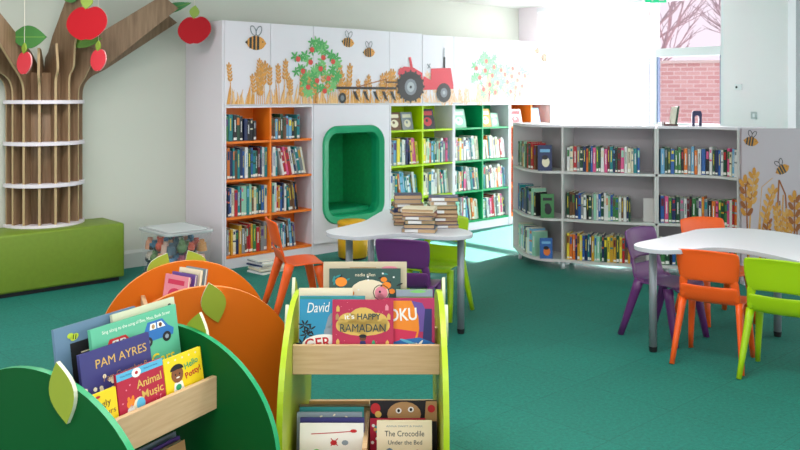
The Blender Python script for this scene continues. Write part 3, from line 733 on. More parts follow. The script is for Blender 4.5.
# bee panel
t = thing('printed_panel', 'pale grey end panel printed with two bees and golden wheat', 'panel', (2.60, 6.37, 0), R(2))
PANM = mat('panel_lilac_grey', '#b0a1a9', .5)
s = MB(); s.box(0, .85, -.012, .012, .03, CT+.015, PANM); s.build('board', t, bevel=.002)
s = MB(); s.box(.02, .12, -.012, .06, 0, .03, WHITE); s.box(.7, .8, -.012, .06, 0, .03, WHITE); s.build('foot', t)
PW1 = mat('panel_wheat_gold', '#b87a22', .5); PW2 = mat('panel_wheat_brown', '#8a4a12', .5); PW3 = mat('panel_wheat_pale', '#c4904a', .5)
def px_x(px): return (px-400)/F*6.36-2.60
def px_z(py): return HC-(py-HY)*6.36/F
mb = MB(); bee(mb, px_x(751), px_z(141.5), .105, -.15, -.013, body=PW1); mb.build('bee_print', t, fix=False)
mb = MB(); bee(mb, px_x(783), px_z(169.5), .105, .5, -.013, body=PW1); mb.build('bee_print', t, fix=False)
mb = MB(); rng = random.Random(2)
for i, (px, py, w, ln, c1, c2) in enumerate([(745, 184, .085, -.02, PW2, PW1), (754, 176, .075, .04, PW3, PW1), (773, 192, .07, .10, PW1, PW3), (777, 209, .06, -.02, PW3, PW1), (787, 215, .06, 0, PW1, PW3), (795, 200, .085, 0, PW2, PW1), (808, 190, .08, .02, PW2, PW1), (830, 196, .08, .02, PW1, PW3), (768, 222, .06, .02, PW2, PW1)]):
    wheat(mb, px_x(px)-ln, .2, px_z(py), c1, c2, rng, w, ln, -.0135-.0002*i, wide=1.6)
mb.stroke([(px_x(776), .3), (px_x(779), .75), (px_x(779.5), px_z(180)), (px_x(786), px_z(195)), (px_x(789), .3)], .012, PW2, -.0133)
mb.stroke([(px_x(757), .3), (px_x(762), .75), (px_x(773), px_z(178))], .005, PW3, -.0132)
for i in range(12):
    x = rng.uniform(.02, .82); mb.stroke([(x, .12), (x+rng.uniform(-.02, .02), rng.uniform(.4, .7))], .010, rng.choice([PW1, PW2, PW3]), -.0131)
mb.build('wheat_print', t, fix=False)

# ornaments on top of the curved bookcase
TOPZ = CT+.02
X = (673-400)/F*6.85
t = thing('book_stand', 'open green-backed book propped on a small stand atop the curved bookcase', 'book stand', (2.21, 6.80, TOPZ), R(-6))
s = MB(); s.box(-.06, .045, -.04, .05, 0, .014, mat('dark_red_wood', '#5a2a24', .5)); s.box(-.065, -.055, -.04, .05, .0, .035, MATS['dark_red_wood']); s.build('base', t, bevel=.003)
s = MB(); M = Matrix.Rotation(R(8), 4, 'Y'); s.box(.018, .032, -.05, .05, .014, .165, PM['dark green'], M); s.build('back_board', t)
s = MB(); s.box(-.012, .017, -.045, .045, .016, .155, PAPER, M); s.build('pages', t)
t = thing('bookend', 'dark blue arch-shaped bookend standing on the short curved bookcase top', 'bookend', (2.395, 6.74, TOPZ), R(-10))
pts = [(-.038, 0), (-.038, .105), (-.03, .122), (.03, .122), (.038, .105), (.038, 0), (.016, 0), (.016, .07), (.008, .085), (-.008, .085), (-.016, .07), (-.016, 0)]
s = MB(); s.prism(pts, -.01, .01, mat('navy_gloss', '#1b2350', .3), 'xz'); s.build('arch', t)
s = MB(); s.box(-.038, .038, .01, .07, 0, .003, MATS['navy_gloss']); s.build('base_plate', t)

# ------------------------------------------------------------------ tree shelf on the bench
x, y = U(-2.75, WN-.44-.005)
BG = mat('olive_vinyl', '#6f8826', .5, .05, 30, .1)
b = thing('bench', 'long olive green upholstered bench along the wall under the tree', 'bench', (x, y, 0), A)
s = MB(); s.box(0, 1.975, 0, .41, .03, .45, BG); s.build('upholstered_block', b, bevel=.018, seg=3, smooth=True)
s = MB(); s.box(.03, 1.94, .03, .38, 0, .03, BLACK); s.build('plinth', b)
TU = -1.25
x, y = U(TU, WN-.03)
tr = thing('tree_shelf', 'brown tree-shaped shelf with white round shelves standing on green bench', 'tree shelf', (x, y, 0), A)
# local x=+d, -y towards room
zsD = [.455, .765, 1.08, 1.395]
for z in zsD:
    pts = [(.30*math.cos(a), .30*math.sin(a)) for a in [PI+PI*i/24 for i in range(25)]]
    s = MB(); s.prism(pts, z-.012 if z > .5 else .451, z+.016, WHITE, 'xy'); s.build('round_shelf', tr)
s = MB(); s.tube([(0, 0, .47), (0, 0, 1.62)], .20, TRUNK, 28); s.build('trunk_core', tr, smooth=True)
def fin(phi, prof, nm='trunk_fin'):
    """vertical board standing radially at angle phi; prof = closed (r, z) outline"""
    s = MB(); M = Matrix.Rotation(R(-phi), 4, 'Z')
    s.prism(prof, -.009, .009, TRUNK, 'xz', side=TRUNKE, M=M); return s.build(nm, tr)
def prof_branch(rt, zt, wid, ro=.285, zb_=1.53, zbot=.47):
    """outer edge goes up to zb_, bends out to (rt, zt)"""
    d = Vector((rt-ro, zt-zb_)).normalized(); nn = Vector((-d.y, d.x))
    lowc = spline([(ro, zb_-.10), (ro+.008, zb_-.02), (ro+.05, zb_+.05), tuple(Vector((ro, zb_))+d*.22+nn*.0)], 4)
    e1 = Vector((rt, zt)); e2 = e1+nn*wid-d*.03
    inner = Vector((.03, zb_+.02+wid*1.0))
    up = [tuple(e2), (max(.05, e2.x-(e2.x-.03)*.75), e2.y-(e2.y-inner.y)*.78), (.03, inner.y-.08)]
    return [(.03, zbot), (ro, zbot)]+lowc+[tuple(e1)]+up
LB = dict(wid=.25)
fin(6, prof_branch(1.08, 2.07, .09))
fin(24, prof_branch(1.02, 2.16, .16))
fin(48, prof_branch(.46, 1.80, .12))
fin(70, prof_branch(.50, 2.35, .14, zb_=1.62))
fin(92, prof_branch(.31, 1.84, .10, zb_=1.60))
fin(115, prof_branch(.33, 1.80, .10, zb_=1.55))
fin(138, prof_branch(.80, 2.0, .14))
fin(158, prof_branch(1.0, 2.02, .14))
fin(176, prof_branch(1.1, 2.0, .12))
# flat card fruit and leaves
AR_ = mat('apple_red', '#b20a1b', .6, spec=.2); AP = mat('apple_pink', '#e0404c', .6, spec=.2); APE = mat('apple_edge', '#e8a0a0', .6); LG = mat('leaf_green_dark', '#3d7a35', .5)
def apple_pts(w):
    pts = []
    for i in range(40):
        a = 2*PI*i/40; da = abs(a-PI/2); db = abs(a-3*PI/2)
        r_ = .5*(1-.20*math.exp(-(da/.28)**2)-.10*math.exp(-(db/.22)**2))
        x_ = r_*math.cos(a); z_ = r_*math.sin(a)*.9
        if z_ < 0: x_ *= 1-.22*(abs(z_)/.45)**2
        pts.append((w*(x_+z_*.07), w*(z_+x_*.05)))
    return pts
def leaf_pts(w, h): return [(w*.5*math.sin(PI*i/10), -h/2+h*i/10) for i in range(11)]+[(-w*.5*math.sin(PI*i/10), -h/2+h*i/10) for i in range(9, 0, -1)]
def Ppx(px, py, Y): return ((px-400)/F*Y, Y, HC-(py-HY)*Y/F)
def apple(px, py, Y, w, yaw, red, label, thread=True, tilt=0):
    p = Ppx(px, py, Y)
    o = thing('card_apple', label, 'decoration', p, yaw, 'hanging card apples on the tree')
    s = MB(); s.prism(apple_pts(w), -.005, .005, red, 'xz', side=APE); s.build('fruit', o)
    s = MB(); M = Matrix.Translation((0, 0, w*.55)) @ Matrix.Rotation(.15, 4, 'Y'); s.prism(leaf_pts(w*.3, w*.42), -.007, .003, mat('leaf_bright', '#8aa53a', .5), 'xz', M=M); s.build('leaf', o)
    if thread:
        s = MB(); s.tube([(0, 0, w*.7), (0, 0, CEIL-p[2])], .0015, PAPER, 5); s.build('thread', o)
apple(87, 23, 6.15, .295, .05, AR_, 'large red card apple with green leaf hanging in front of the trunk top')
apple(194.5, 30, 6.9, .27, .1, AR_, 'red card apple hanging alone between tree and cupboards')
apple(24.5, 63, 6.0, .19, R(-36), AP, 'pink card apple hanging at left of the trunk, seen edge-on')
apple(98.5, 60, 6.2, .19, R(-36), AP, 'pink card apple hanging at right of the trunk, turned edge-on')
def cleaf(px, py, Y, w, h, rot, label, m=LG):
    o = thing('card_leaf', label, 'decoration', Ppx(px, py, Y), 0, 'green card leaves on the tree')
    s = MB(); s.prism(leaf_pts(w, h), -.004, .004, m, 'xz'); q = s.build('blade', o, rot=rot)
    s = MB(); s.stroke([(0, -h*.45), (0, h*.45)], .006, mat('leaf_vein', '#6c9a40', .6), -.0046); s.build('vein', q, fix=False)
LG2 = mat('leaf_green_mid', '#5f8f2e', .5); LG3 = mat('leaf_green_blue', '#3f8a4e', .5)
cleaf(28.5, 37, 6.12, .17, .27, (0, R(90), 0), 'broad green card leaf on top of the short trunk board', LG)
cleaf(85, 42, 6.4, .085, .27, (0, R(78), 0), 'narrow green card leaf half hidden behind the big red apple', LG2)
cleaf(172, 8, 6.95, .08, .34, (0, R(75), 0), 'dark green card leaf at the tip of the right branch', LG3)
cleaf(72, -2, 6.3, .07, .12, (0, R(70), 0), 'green card leaf at the top edge above the big apple', LG)

# ------------------------------------------------------------------ plastic crate beside unit
x, y = U(-.63, -.24)
t = thing('storage_box', 'clear plastic storage box full of toys with white lid, beside orange bookcase', 'storage box', (x, y, 0), A)
CP = clearplastic('clear_plastic', '#cfd6da', .9)
w_, d_, h_ = .40, .50, .37
s = MB()
i0, i1 = .035, 0
def taper(z): k = .03*(1-z/h_); return k
def rr(off): return rrect(off, w_-off, off, d_-off, .05, 6)
a0, a1 = rr(.018), rr(.002); n0 = len(a0)
s.add([(p_, q_, .004) for p_, q_ in a0]+[(p_, q_, h_) for p_, q_ in a1], [list(range(n0))]+[(i, (i+1) % n0, n0+(i+1) % n0, n0+i) for i in range(n0)], CP); s.build('tub', t)
s = MB(); s.prism(rr(-.008), h_+.001, h_+.022, clearplastic('lid_white', '#ccd2d4', .35), 'xy'); s.prism(rr(.03), h_+.0225, h_+.030, mat('lid_rib', '#c0c6c8', .4), 'xy'); s.build('lid', t, bevel=.005, seg=2)
rng = random.Random(4)
tc_ = ['#c9543a', '#3b6f8f', '#d99a7a', '#5b7f4a', '#e0d6c8', '#9a4d66', '#2f4a5a', '#c98f4d', '#4d7fa8', '#d8b0a0']
def toy(lx, ly, lz, k):
    m = mat('toy_%d' % (k % 10), tc_[k % 10], .6); s = MB(); r_ = .041
    kind = k % 3
    if kind == 0: s.ball((0, 0, r_), (r_, r_, r_), m); s.ball((0, 0, r_*2.1), (r_*.6,)*3, m); s.ball((r_*.5, 0, r_*2.7), (r_*.25,)*3, m); s.ball((-r_*.5, 0, r_*2.7), (r_*.25,)*3, m); nm, lab = 'soft_toy', 'small soft toy with round head'
    elif kind == 1: s.box(-r_, r_, -r_*.6, r_*.6, r_*.5, r_*1.3, m); s.box(-r_*.5, r_*.4, -r_*.5, r_*.5, r_*1.3, r_*1.9, m); [s.tube([(a*r_, -r_*.7, r_*.4), (a*r_, r_*.7, r_*.4)], r_*.4, BLACK, 10) for a in (-.6, .6)]; nm, lab = 'toy_car', 'small toy car'
    else: s.tube([(0, 0, 0), (0, 0, r_*1.6)], [r_*1.0, r_*.8], m, 12); s.tube([(0, 0, r_*1.6), (0, 0, r_*2.2)], [r_*.5, r_*.5], m, 10); nm, lab = 'toy_cup', 'small toy cup'
    o = s.build(nm); p = rot2((lx, ly), A); o.location = (x+p[0], y+p[1], lz); o.rotation_euler = (0, 0, rng.uniform(0, 6))
    tag(o, f'{lab} in clear storage box, {["rust red", "steel blue", "salmon", "olive green", "cream", "plum", "dark slate", "ochre", "denim blue", "pale pink"][k % 10]}, {["bottom", "middle", "top"][min(2, int((lz-.01)/.1))]} layer', 'toy', 'toys in the plastic storage box')
k = 0
for lz in (.012, .118, .222):
    for ix in range(4):
        for iy in range(5):
            toy(.068+ix*.087, .068+iy*.090, lz, k); k += 3 if k % 7 == 0 else 1
# magazine pile on floor
rng = random.Random(9)
z = .001
for i in range(8):
    th = rng.uniform(.010, .02); c = ['white', 'grey', 'cream', 'white', 'navy', 'white', 'grey', 'white'][i]
    s = MB(); s.box(-.15, .15, -.10, .10, 0, th, PM[c]); s.box(-.148, .151, -.101, .101, .002, th-.002, PAPER)
    o = s.build('magazine', loc=(-1.075+rng.uniform(-.015, .015), 6.90+rng.uniform(-.012, .012), z), rot=(0, 0, A+rng.uniform(-.15, .15)), fix=False); z += th+.0005
    tag(o, f'{c} magazine, {ORD[i]} from bottom of floor pile by orange bookcase', 'magazine', 'magazines piled on the floor')

# ------------------------------------------------------------------ tables
def table(outline, legs, ztop, label, surf):
    c = Vector((sum(p[0] for p in outline)/len(outline), sum(p[1] for p in outline)/len(outline)))
    r = thing('table', label, 'table', (c.x, c.y, 0), 0)
    P = [(a-c.x, b-c.y) for a, b in spline(outline, 6, True)]
    s = MB(); s.prism(P, ztop-.024, ztop, surf, 'xy', side=TEDGE); s.build('tabletop', r, bevel=.003)
    for lx, ly in legs:
        s = MB(); s.tube([(lx-c.x, ly-c.y, .03), (lx-c.x, ly-c.y, ztop-.025)], .022, STEEL, 16); l = s.build('leg', r, smooth=True)
        s = MB(); s.tube([(lx-c.x, ly-c.y, 0), (lx-c.x, ly-c.y, .03)], [.02, .0235], BLACK, 16); s.build('foot_cap', l)
    return r
TZ = .62
table([(1.335, 4.70), (1.30, 4.58), (1.39, 4.475), (1.55, 4.49), (1.70, 4.55), (1.84, 4.49), (1.93, 4.34), (2.02, 4.14), (2.18, 4.0), (2.38, 4.02), (2.48, 4.2), (2.46, 4.5), (2.40, 4.85), (2.30, 5.08), (2.12, 5.21), (1.88, 5.19), (1.72, 5.05), (1.56, 4.90)],
      [(1.43, 4.74-.02), (2.27, 5.02), (2.3, 4.16)], TZ, 'white wavy-edged table on grey legs among the bright chairs at right', TABLEW2)
table([(-.45, 5.12), (-.40, 4.97), (-.24, 4.90), (-.08, 4.98), (.05, 5.02), (.18, 4.92), (.33, 4.90), (.43, 4.98), (.42, 5.12), (.33, 5.26), (.25, 5.42), (.17, 5.66), (.12, 5.92), (.0, 6.06), (-.12, 5.98), (-.18, 5.75), (-.24, 5.50), (-.36, 5.28)],
      [(.37, 5.08), (-.31, 5.10), (-.195, 5.62)], TZ, 'pale grey wavy-edged table carrying piles of old books in front of nook', TABLEW)

# books piled on left table
rng = random.Random(6)
def pile(xy, ang, n, w, d, place, hmin=.015, hmax=.03, pals=('brown', 'maroon', 'grey', 'navy', 'cream', 'dark green')):
    z = TZ+.0005
    for i in range(n):
        th = rng.uniform(hmin, hmax); ww = w*rng.uniform(.88, 1.05); dd = d*rng.uniform(.88, 1.05)
        c = rng.choice(pals); s = MB()
        s.box(-ww/2, ww/2, -dd/2, dd/2, 0, .0025, PM[c]); s.box(-ww/2, ww/2, -dd/2, dd/2, th-.0025, th, PM[c]); s.box(-ww/2, -ww/2+.003, -dd/2, dd/2, .0025, th-.0025, PM[c])
        s.box(-ww/2+.003, ww/2-.003, -dd/2+.004, dd/2-.004, .0025, th-.0025, PAPERB)
        if rng.random() < .5: a = ang+rng.uniform(-.1, .1)
        else: a = ang+PI+rng.uniform(-.1, .1)
        s.rect(-ww/2+.02, -ww/2+.1, .004, th-.004, PM['white'], -dd/2-.0004)
        o = s.build('book', loc=(xy[0]+rng.uniform(-.008, .008), xy[1]+rng.uniform(-.008, .008), z), rot=(0, 0, a), fix=False); z += th+.0004
        tag(o, f'worn {c} book, {ORD[i]} from bottom of the {place} on grey table', 'book', 'old books piled on the left table')
pile((.12, 5.075), -.1, 6, .20, .15, 'front pile', .02, .028)
pile((.05, 5.37), .1, 8, .19, .15, 'back left pile', .02, .028)
pile((.27, 5.25), .05, 8, .18, .14, 'right pile', .02, .027)

# yellow stool
YEL = mat('yellow_vinyl', '#e2ab1e', .5)
t = thing('stool', 'round yellow stool standing in front of the green nook', 'stool', (-.42, 7.42, 0))
s = MB(); s.tube([(0, 0, .02), (0, 0, .30)], [.13, .135], YEL, 28); s.build('body', t, smooth=True)
s = MB(); s.tube([(0, 0, .30), (0, 0, .325), (0, 0, .335)], [.137, .137, .125], YEL, 28); s.build('cushion', t, smooth=True)
s = MB(); s.tube([(0, 0, 0), (0, 0, .02)], .12, BLACK, 24); s.build('base', t)

# ------------------------------------------------------------------ chairs
def make_chair(m, label, group=None):
    """one-piece moulded school chair facing +y"""
    r = thing('school_chair', label, 'chair')
    nx = 10
    def grid(prof, wid, name, dish=.012, curve=0.0, th=.009):
        vs = []; k = len(prof)
        for j, (y_, z_) in enumerate(prof):
            for i in range(nx+1):
                a = -1+2*i/nx; w_ = wid[j] if isinstance(wid, list) else wid
                vs.append((a*w_, y_+curve*(a*a), z_+dish*(a*a)))
        fs = [(j*(nx+1)+i, j*(nx+1)+i+1, (j+1)*(nx+1)+i+1, (j+1)*(nx+1)+i) for j in range(k-1) for i in range(nx)]
        s = MB(); s.add(vs, fs, m); return s.build(name, r, smooth=True, fix=True, solid=th, subs=1)
    grid([(.150, .303), (.142, .323), (.118, .333), (.05, .336), (-.02, .330), (-.075, .326), (-.11, .330), (-.133, .348), (-.150, .39), (-.163, .430)],
         [.150, .160, .165, .168, .168, .165, .160, .155, .150, .148], 'seat', dish=.006)
    # backrest: panel + two uprights (one mesh)
    s = MB()
    prof = [(-.170, .458), (-.177, .48), (-.191, .54), (-.204, .595), (-.212, .622), (-.220, .632)]
    wd = [.142, .154, .162, .165, .161, .152]
    vs = []
    for j, (y_, z_) in enumerate(prof):
        for i in range(nx+1):
            a = -1+2*i/nx; vs.append((a*wd[j], y_+.03*a*a-.012, z_-.010*a*a))
    fs = [(j*(nx+1)+i, j*(nx+1)+i+1, (j+1)*(nx+1)+i+1, (j+1)*(nx+1)+i) for j in range(len(prof)-1) for i in range(nx)]
    s.add(vs, fs, m)
    for sg in (-1, 1):
        P = [(-.138, .34), (-.150, .40), (-.160, .44), (-.172, .48)]; q = []
        for (y_, z_), (a0, a1) in zip(P, ((.125, .160), (.118, .158), (.108, .156), (.095, .156))):
            q += [(sg*a0, y_, z_), (sg*a1, y_+.006, z_)]
        s.add(q, [(2*i, 2*i+1, 2*i+3, 2*i+2) for i in range(3)], m)
    s.build('backrest', r, smooth=True, solid=.011, subs=1)
    for sx in (-1, 1):
        s = MB(); s.tube([(sx*.146, -.105, .345), (sx*.152, -.125, .28), (sx*.168, -.175, .12), (sx*.178, -.215, .0)], [.030, .027, .022, .018], m, 8, .75, 1.15); s.build('leg', r, smooth=True)
        s = MB(); s.tube([(sx*.142, .088, .322), (sx*.148, .100, .26), (sx*.160, .128, .12), (sx*.168, .152, .0)], [.030, .027, .022, .018], m, 8, .75, 1.15); s.build('leg', r, smooth=True)
    return r
def face(d): return math.atan2(d[1], d[0])-PI/2
C_OR = mat('orange_plastic', '#ee5c1c', .32); C_LI = mat('lime_plastic', '#9fc60c', .32); C_PU = mat('purple_plastic', '#5c2a66', .32)
co1 = make_chair(C_OR, 'orange plastic chair standing alone by the orange bookcase, side-on')
co1.location = (-.672, 5.63, 0); co1.rotation_euler = (0, 0, face((.935, .35)))
co2 = copy_tree(co1); co2.location = (1.733, 4.59, 0); co2.rotation_euler = (0, 0, face((.543, .84)))
co2['label'] = 'orange plastic chair with its back to us, near side of white table'
co3 = copy_tree(co1); co3.location = (2.06, 5.40, 0); co3.rotation_euler = (0, 0, face((.2, -.98)))
co3['label'] = 'orange plastic chair tucked behind the far side of white table'
cl1 = make_chair(C_LI, 'lime green plastic chair cut by right edge, its back to us')
cl1.location = (2.0, 4.335, 0); cl1.rotation_euler = (0, 0, face((.58, .81)))
cl2 = copy_tree(cl1); cl2.location = (.235, 5.53, 0); cl2.rotation_euler = (0, 0, face((-.44, -.90)))
cl2['label'] = 'lime green plastic chair behind the book piles at grey table'
cp1 = make_chair(C_PU, 'purple plastic chair at left end of the white table')
cp1.location = (1.61, 5.01, 0); cp1.rotation_euler = (0, 0, face((.645, -.764)))
cp2 = copy_tree(cp1); cp2.location = (.065, 4.96, 0); cp2.rotation_euler = (0, 0, face((.28, .96)))
cp2['label'] = 'purple plastic chair pushed against grey table, back towards us'
for c in (co1, co2, co3, cl1, cl2, cp1, cp2): c['group'] = 'plastic school chairs'

# ------------------------------------------------------------------ apple-shaped book browsers
def browser(label, loc, ang, face_m, edge_m, RW=.45, leaves=(), half=.262):
    r = thing('book_browser', label, 'book display', (loc[0], loc[1], 0), ang, 'apple-shaped book browsers')
    ht, zc = .69, .32
    pts = []
    for i in range(33):
        a = PI*i/32; pts.append((RW*math.cos(a), zc+(ht-zc)*math.sin(a)))
    low = [(-RW*.985, .22), (-RW*.92, .12), (-RW*.80, .04), (-RW*.68, .0), (RW*.68, .0), (RW*.80, .04), (RW*.92, .12), (RW*.985, .22)]
    pts += low
    for sx in (-1, 1):
        s = MB(); s.prism(pts, sx*half-.010, sx*half+.010, face_m, 'yz', side=edge_m); s.build('side_panel', r)
    w = half-.0105
    for sy in (-1, 1):
        s = MB(); s.box(-w, w, sy*.19-.009, sy*.19+.009, .445, .55, BEECH); s.build('upper_lip', r, bevel=.002)
        s = MB(); s.box(-w, w, min(sy*.18, sy*.012), max(sy*.18, sy*.012), .488, .500, BEECH); s.build('upper_tray', r)
        s = MB(); s.box(-w, w, sy*.36-.009, sy*.36+.009, .05, .235 if sy < 0 else .15, BEECH); s.build('lower_lip', r, bevel=.002)
        s = MB(); s.box(-w, w, min(sy*.35, sy*.012), max(sy*.35, sy*.012), .05, .062, BEECH); s.build('lower_tray', r)
        s = MB(); s.box(-.008, .008, min(sy*.35, sy*.012), max(sy*.35, sy*.012), .063, .245 if sy < 0 else .15, BEECH); s.build('compartment_divider', r)
    s = MB(); s.box(-w, w, -.011, .011, .445, .56, BEECHD); s.build('upper_spine', r)
    s = MB(); s.box(-w, w, -.011, .011, .05, .262, BEECHD); s.build('lower_spine', r)
    for (sx, t_, z_, tilt, fl) in leaves:
        s = MB(); xx = sx*(half+.0165)
        M = Matrix.Translation((xx, t_, z_)) @ Matrix.Rotation(tilt, 4, 'X')
        s.prism(leaf_pts(.098, .165), -.006, .006, LEAF, 'yz', side=EDGEW, M=M); s.build('leaf', r)
    return r
aG = math.atan2(.88, .47); cG = (-.881, 2.549)
aO = math.atan2(.933, -.36); cO = (-.884, 3.577)
cLm = (-.122, 3.20)
bG = browser('dark green apple-shaped book browser at lower left corner', cG, aG, G_FACE, G_EDGE, .435, [(-1, -.12, .65, -.25, 0), (1, -.09, .655, .2, 0)])
bO = browser('orange apple-shaped book browser behind the green one', cO, aO, O_FACE, O_EDGE, .385, [(-1, -.04, .625, -.22, 0), (1, .12, .655, .5, 0), (1, -.05, .66, -.5, 0)], .275)
bL = browser('lime green apple-shaped book browser in front centre', cLm, 0, L_FACE, L_EDGE, .455, [(-1, .08, .66, .3, 0), (-1, -.12, .60, .2, 0), (1, .08, .66, .3, 0), (1, -.12, .60, .2, 0)], .275)
T_ = {k: mat('ink_'+k, v, .5) for k, v in dict(white='#f2f0ea', red='#c0272d', yellow='#f2d21e', navy='#2c2f6a', gold='#dcb45c', black='#1d1c20', blue='#2c6fb5', sky='#5ab2d6', green='#2f9f6c', lgreen='#7cc46a', pink='#e58a9c', hot='#cf2c55', cream='#ecdfc0', orange='#f08a24', brown='#6e3f26', teal='#2f8a8a', grey='#8d9aa6', dk='#24424a', skin='#8a5434', purple='#6a4d9c', crimson='#b41f3c', slate='#62809a', indigo='#3c3a78', tan='#b48b5c', lime='#b8cf3a').items()}
def browser_book(loc, ang, x, y, z, w, h, t_, cov, label, lean=R(9), group='books in the apple-shaped browsers', yaw=0, roll=0):
    p = local_to_world(loc, ang, x, y)
    if z > .4: h0 = h; k_ = (h-.043)/h
    else: k_ = 1
    M = Matrix.Translation((p[0], p[1], z)) @ Matrix.Rotation(ang+yaw, 4, 'Z') @ Matrix.Rotation(-lean, 4, 'X') @ Matrix.Rotation(roll, 4, 'Y') @ Matrix.Diagonal((1, 1, k_, 1))
    return flat_book('picture_book', w, h, t_, cov, M, label, group)
e1, e2, e3 = -.0006, -.0012, -.0018
# ---- green browser, upper tier
gz = .5015
# yellow dinosaur book
b = browser_book(cG, aG, -.245, -.165, gz, .125, .165, .008, T_['yellow'], 'small yellow board book with dinosaurs, front row of green browser')
a = MB(); a.ell(.10, .025, .03, .02, T_['green'], e1); a.ell(.078, .045, .012, .02, T_['green'], e2); a.ell(.025, .03, .02, .02, T_['green'], e1); a.ell(.06, .15, .008, .005, T_['red'], e1); a.build('cover_print', b, fix=False)
text('Wiggly', .034, T_['brown'], b, (.060, e2, .118), width=.085, tilt=-.05); text('Dinosaurs', .030, T_['brown'], b, (.062, e2, .082), width=.108, tilt=-.05)
# Animal Music
b = browser_book(cG, aG, -.118, -.168, gz, .182, .195, .01, T_['crimson'], 'red music board book with animals and a drum, front of green browser')
a = MB(); a.rect(0, .182, .168, .195, T_['sky'], e1); a.ell(.075, .178, .018, .017, T_['white'], e2); a.ell(.075, .178, .006, .006, T_['red'], e3)
a.ell(.045, .075, .017, .017, T_['orange'], e1); a.ell(.045, .045, .018, .022, T_['white'], e1); a.ell(.037, .093, .005, .009, T_['orange'], e1); a.ell(.053, .093, .005, .009, T_['orange'], e1)
a.ell(.075, .062, .022, .026, T_['cream'], e2); a.ell(.080, .062, .017, .022, T_['sky'], e3); a.ell(.04, .02, .012, .009, T_['white'], e1); a.ell(.058, .018, .012, .008, T_['white'], e1)
rng = random.Random(1)
for i in range(14): a.ell(rng.uniform(.01, .17), rng.uniform(.01, .15), .003, .003, T_['pink'], e1, n=6)
for i in range(4): xx = .11+.016*i; a.stroke([(xx, .02+.008*i), (xx, .04+.008*i)], .0015, T_['pink'], e1)
a.build('cover_print', b, fix=False)
text('Animal', .042, T_['gold'], b, (.122, e2, .132), width=.10, tilt=-.03, bold=.0006); text('Music', .042, T_['gold'], b, (.130, e2, .088), width=.085, tilt=-.03, bold=.0006)
text('Music Noises', .008, T_['navy'], b, (.035, e2, .182), width=.045); text('Shake and beep', .008, T_['navy'], b, (.132, e2, .182), width=.055)
# Hello Potty
b = browser_book(cG, aG, .067, -.168, gz, .165, .185, .01, T_['yellow'], 'yellow book with smiling child on cover, right end of green browser')
a = MB(); a.ell(.052, .113, .026, .031, T_['skin'], e1); a.ell(.052, .130, .029, .022, T_['black'], e1-.0002, 0, 16, 0, PI); a.ell(.052, .106, .024, .026, T_['skin'], e2); a.ell(.043, .113, .003, .004, T_['black'], e3); a.ell(.061, .113, .003, .004, T_['black'], e3); a.ell(.052, .100, .008, .003, T_['white'], e3)
a.flat([(.03, .04), (.078, .04), (.07, .082), (.036, .082)], T_['white'], e1); a.ell(.052, .062, .012, .012, T_['green'], e2); a.ell(.04, .03, .01, .012, T_['blue'], e1); a.ell(.066, .03, .01, .012, T_['blue'], e1)
a.ell(.125, .028, .025, .012, T_['blue'], e1); a.ell(.125, .036, .018, .006, T_['white'], e2)
for i in range(5): a.ell(.02+.03*i, .170, .004, .004, T_['cream'], e1)
a.build('cover_print', b, fix=False)
text('Hello', .034, T_['green'], b, (.115, e2, .135), width=.062, tilt=-.2, bold=.0006); text('Potty!', .034, T_['red'], b, (.120, e2, .098), width=.070, tilt=-.2, bold=.0006)
# Pam Ayres
b = browser_book(cG, aG, -.195, -.118, gz, .265, .265, .01, T_['indigo'], 'navy square book with cream lettering, second row of green browser')
a = MB()
for i in range(22): a.ell(.06+rng.uniform(-.05, .05), .11+rng.uniform(-.06, .06), .008, .007, T_['cream'], e1, rng.uniform(0, 3), 7)
for i in range(10): a.ell(.2+rng.uniform(-.05, .05), .10+rng.uniform(-.05, .04), .006, .006, T_['pink'], e1, n=7)
a.build('cover_print', b, fix=False)
text('PAM AYRES', .042, T_['gold'], b, (.150, e2, .215), width=.195); text("I am Cucumber P.", .03, T_['tan'], b, (.16, e2, .16), width=.17, shear=.2)
# green car book
b = browser_book(cG, aG, -.115, -.080, gz, .35, .31, .012, mat('cover_sea_green', '#5fb894', .45), 'wide sea-green picture book with red and blue cars, green browser')
a = MB()
def car(mb, x, z, s_, m):
    mb.flat([(x-.06*s_, z), (x+.06*s_, z), (x+.065*s_, z+.02*s_), (x+.045*s_, z+.034*s_), (x+.025*s_, z+.06*s_), (x-.03*s_, z+.06*s_), (x-.045*s_, z+.034*s_), (x-.063*s_, z+.03*s_)], m, e1)
    mb.flat([(x-.026*s_, z+.034*s_), (x-.001*s_, z+.034*s_), (x-.001*s_, z+.053*s_), (x-.021*s_, z+.053*s_)], T_['white'], e2); mb.flat([(x+.004*s_, z+.034*s_), (x+.034*s_, z+.034*s_), (x+.021*s_, z+.053*s_), (x+.004*s_, z+.053*s_)], T_['white'], e2)
    mb.ell(x-.012*s_, z+.043*s_, .006*s_, .007*s_, T_['tan'], e3); mb.ell(x+.015*s_, z+.043*s_, .006*s_, .007*s_, T_['brown'], e3)
    for q in (-.035, .035): mb.ell(x+q*s_, z, .016*s_, .016*s_, T_['black'], e2); mb.ell(x+q*s_, z, .007*s_, .007*s_, T_['grey'], e3)
car(a, .10, .19, 1.15, T_['red']); car(a, .255, .205, 1.15, T_['blue'])
a.ell(.26, .06, .09, .03, T_['lgreen'], e1); a.build('cover_print', b, fix=False)
text('Sing along to the song of Bee, Moo, Bank Street', .016, T_['white'], b, (.18, e2, .288), width=.28); text('Cars', .07, T_['yellow'], b, (.27, e2, .13), width=.1)
